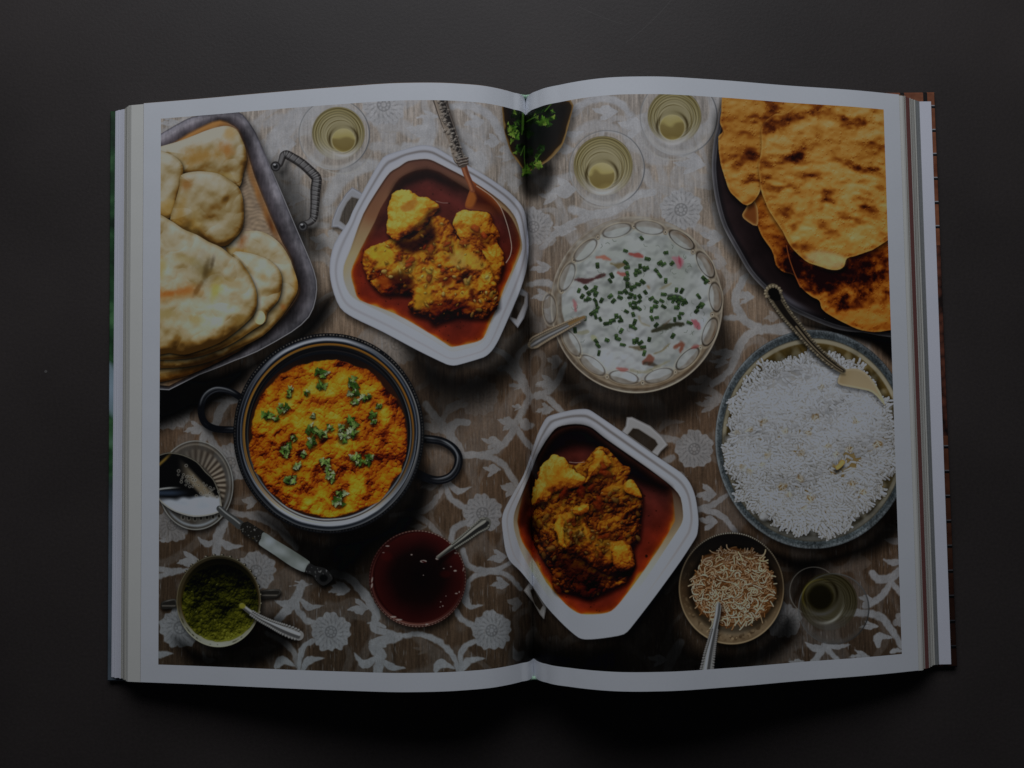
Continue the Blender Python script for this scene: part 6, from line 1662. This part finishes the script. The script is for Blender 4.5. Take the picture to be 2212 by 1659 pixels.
def slab(name, quad, z0, z1, material, parent, bev=.0006):
    """board with slightly rounded edges, from four corners (counter-clockwise)"""
    q = np.asarray(quad)[:, :2]; c = q.mean(0)
    u = (q - c); ln = np.linalg.norm(u, axis=1, keepdims=True)
    inn = c + u*(1 - bev*1.4/ln)
    V = [(*p, z0) for p in q] + [(*p, z1 - bev) for p in q] + [(*p, z1) for p in inn]
    F = [(3, 2, 1, 0), (8, 9, 10, 11)]
    for a in (0, 4):
        F += [(a + k, a + (k + 1) % 4, a + 4 + (k + 1) % 4, a + 4 + k) for k in range(4)]
    return obj(name, V, F, material, parent)

CZ = .0028
def up_(x, y, z=CZ): return unproject(x, y, z)
cl = [up_(231.0, 1472), up_(1150, 1466), up_(1130, 212), up_(237.2, 239.5)]
ob = slab('cover_board', cl, 0, CZ, cover_left_mat(), book); ob['label'] = 'cover board printed with blurred green garden'
cr_pts = [up_(1152, 1462), up_(2069, 1441), up_(2019.6, 198.4), up_(1132, 210)]
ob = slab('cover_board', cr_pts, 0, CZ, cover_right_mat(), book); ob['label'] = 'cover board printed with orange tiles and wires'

# bundles of leaves: sheets that follow the bent top page, sloping outwards towards the table
def bundle(name, sg, f0, f1, x0, x1, material, n=36, z_off=0.0, label=None, y0=-PH/2, y1=PH/2):
    """leaves between fraction f0 and f1 of the stack, fore-edge from x0 (bottom) to x1 (top)"""
    zk = ZL if sg < 0 else ZR
    u = np.linspace(0, 1, n)**1.0
    rows = []
    for f, xe in ((f0, x0), (f1, x1)):
        x = .0015 + u*(xe - .0015)
        top = prof(zk, np.minimum(x, .185)) - .0004
        xo = np.maximum(x - .185, 0)
        top = top - xo*.25
        zb = CZ + .0002
        z = zb + (np.maximum(top, zb + .001) - zb)*f
        rows.append((x*sg, z))
    V, F = [], []
    for y in (y0, y1):
        for (x, z) in rows:
            V += [(a, y, b) for a, b in zip(x, z)]
    g = lambda iy, ir, k: iy*2*n + ir*n + k
    for k in range(n - 1):
        F += [(g(0, 1, k), g(0, 1, k+1), g(1, 1, k+1), g(1, 1, k)), (g(0, 0, k), g(1, 0, k), g(1, 0, k+1), g(0, 0, k+1)),
              (g(0, 0, k), g(0, 0, k+1), g(0, 1, k+1), g(0, 1, k)), (g(1, 0, k), g(1, 1, k), g(1, 1, k+1), g(1, 0, k+1))]
    F += [(g(0, 0, n-1), g(1, 0, n-1), g(1, 1, n-1), g(0, 1, n-1)), (g(0, 0, 0), g(0, 1, 0), g(1, 1, 0), g(1, 0, 0))]
    if sg < 0: F = [q[::-1] for q in F]
    o = obj(name, V, F, material, book)
    if label: o['label'] = label
    return o
PAGE_X = abs(float(page_xz(-1, PW)[0]))      # where the left page ends
# left stack, from the cover upwards: (from, to, fore-edge below, fore-edge above, material, label)
LEFT = [(0, .20, .1982, .1957, M_WHITE, None), (.20, .215, .1955, .1954, M_BROWN, None), (.215, .38, .1953, .1930, M_WHITE, None), (.38, .395, .1928, .1927, M_BROWN, None),
        (.395, .58, .1926, .1912, M_CREAM, None), (.58, .77, .1912, .1899, M_CREAM, None), (.77, .79, .1897, .1896, M_BROWN, None), (.79, .90, .1895, .1885, M_CREAM, None), (.90, 1.0, .1884, .1872, M_LEAF, 'cream under-leaf showing beside the open page'), (1.0, 1.012, PAGE_X + .00022, PAGE_X + .00022, M_BROWN, None)]
RIGHT = [(0, .05, .1974, .1974, M_WHITE, 'wide white endpaper lying on the cover'), (.05, .26, .1918, .1892, M_GREY, 'grey leaf edges'), (.26, .36, .1889, .1880, M_CREAM, None), (.36, .375, .1879, .1878, M_BROWN, None), (.375, .52, .1876, .1862, M_CREAM, None), (.52, .535, .1861, .1860, M_BROWN, None), (.535, .71, .1859, .1846, M_CREAM, None),
         (.71, .87, .1845, .1821, M_RED, 'brick red band of leaf edges'), (.87, .935, .1819, .1811, M_CREAM, None), (.935, .955, .1809, .1808, M_BROWN, None), (.955, 1.0, .1806, .1795, M_LEAF, None)]
rj = random.Random(3)
for sg, rows in ((-1, LEFT), (1, RIGHT)):
    for (f0, f1, x0, x1, m, lab) in rows:
        k = max(1, int(round((f1 - f0) / .045))) if m in (M_CREAM, M_WHITE, M_GREY) and lab is None or m is M_GREY else 1
        for i in range(k):      # thinner gatherings, each a little out of line
            a, b = i / k, (i + 1) / k
            j, o = rj.uniform(-.0003, .0003), rj.uniform(-.00022, .00022) if k > 1 else 0
            bundle('leaf_bundle', sg, f0 + (f1 - f0)*a, f0 + (f1 - f0)*b - (.006 if k > 1 else 0), x0 + (x1 - x0)*a + o, x0 + (x1 - x0)*b + o,
                   m, n=20, label=lab, y0=-PH/2 + j, y1=PH/2 + j)

# the two open pages: margins of plain paper, print divided by what it shows
def page(sg):
    side = 'left' if sg < 0 else 'right'
    nu, nv = 330, 480
    s = np.r_[np.linspace(0, PW - MS, nu), np.linspace(PW - MS, PW, 8)[1:]]
    y = np.r_[np.linspace(PH/2, PH/2 - MT, 6)[:-1], np.linspace(PH/2 - MT, -PH/2 + MB, nv), np.linspace(-PH/2 + MB, -PH/2, 6)[1:]]
    S, Y = np.meshgrid(s, y, indexing='ij')
    X, Z = page_xz(sg, S)
    ns, ny = S.shape
    V = np.stack([X, Y, Z], -1).reshape(-1, 3)
    U = np.stack([(HALF + sg*S*K)/CWID, 1 - (PH/2 - MT - Y)*K/CHEI], -1).reshape(-1, 2)
    F = grid_faces(ns, ny)          # s then y (downwards)
    if sg > 0: F = F[:, ::-1]
    iu, iv = np.divmod(np.arange((ns-1)*(ny-1)), ny-1)
    printed = (iu < nu - 1) & (iv >= 5) & (iv < 5 + nv - 1)
    pc = S[:-1, :-1].ravel() + .5*(s[1] - s[0])
    col = np.clip((HALF + sg*pc*K).astype(int), 0, CWID - 1)
    row = np.clip(((PH/2 - MT - (Y[:-1, :-1].ravel() + .5*(y[6] - y[5])))*K).astype(int), 0, CHEI - 1)
    reg = np.where(printed, ID[row, col], -1)
    def take(name, sel, m, parent, extra=None):
        f = F[sel]
        idx, inv = np.unique(f, return_inverse=True)
        v, f2 = V[idx], inv.reshape(-1, 4)
        return obj(name, v, f2, m, parent, uv=U[idx], smooth=True)
    # plain paper with turned-down thickness at its three free edges
    idx, inv = np.unique(F[reg < 0], return_inverse=True)
    v, f2 = V[idx], inv.reshape(-1, 4)
    look = {k: n for n, k in enumerate(idx)}
    gi = np.arange(ns*ny).reshape(ns, ny)
    path = [look[k] for k in np.r_[gi[:, 0], gi[-1, 1:], gi[::-1, -1][1:]]]
    base, n_ = len(v), len(path)
    v = np.vstack([v, v[path], v[path] - [0, 0, .00035]])
    sk = np.array([(base + k, base + k + 1, base + n_ + k + 1, base + n_ + k) for k in range(n_ - 1)])
    if sg > 0: sk = sk[:, ::-1]
    pg = obj('page', v, np.vstack([f2, sk]), M_PAPER, book, smooth=True)
    pg['label'] = 'open page, plain white margin round its half of the printed picture'
    for r in np.unique(reg[reg >= 0]):
        sel = reg == r
        if sel.sum() < 12:
            continue
        o = take(REGIONS[r][0], sel, M_PRINT, pg)
        o['label'] = REGIONS[r][1]
for sg in (-1, 1):
    # tiny leftovers of a region join the cloth
    half = ID[:, :HALF] if sg < 0 else ID[:, HALF:]
    for r in range(1, len(REGIONS)):
        m = half == r
        if 0 < m.sum() < 500: half[m] = 0
    page(sg)

# woven bands at head and tail of the spine
def band_mat():
    m, nt, b = mat('green_white_band')
    tc = N(nt, 'ShaderNodeTexCoord')
    wv = N(nt, 'ShaderNodeTexWave', Scale=420.0); wv.bands_direction = 'X'
    nt.links.new(tc.outputs['Object'], wv.inputs['Vector'])
    r = N(nt, 'ShaderNodeValToRGB'); r.color_ramp.elements[0].color = (.20, .48, .27, 1); r.color_ramp.elements[1].color = (.62, .80, .66, 1)
    nt.links.new(wv.outputs['Fac'], r.inputs['Fac']); nt.links.new(r.outputs['Color'], b.inputs['Base Color'])
    b.inputs['Roughness'].default_value = .8
    return m
M_BAND = band_mat()
for y in (PH/2 + .0003, -PH/2 - .0003):
    V, F = [], []
    n, k = 15, 8
    for i in range(n):
        x = -.0036 + .0072*i/(n - 1)
        zc = .0140 + .0035*abs(x/.0062)**1.2
        for j in range(k):
            a = 2*math.pi*j/k
            V.append((x, y + .0009*math.cos(a), zc + .0011*math.sin(a)))
    for i in range(n - 1):
        for j in range(k):
            F.append((i*k + j, i*k + (j + 1) % k, (i + 1)*k + (j + 1) % k, (i + 1)*k + j))
    obj('headband', V, F, M_BAND, book, smooth=True)
# spine lining that ties the two boards and carries the leaves
V = []
for x, z in ((-.024, .0029), (-.012, .0034), (-.004, .0080), (0, .0100), (.004, .0080), (.012, .0034), (.024, .0029)):
    V += [(x, -PH/2 + .002, z), (x, PH/2 - .002, z)]
obj('spine_lining', V, [(2*i, 2*i + 2, 2*i + 3, 2*i + 1) for i in range(6)], M_CREAM, book, smooth=True)
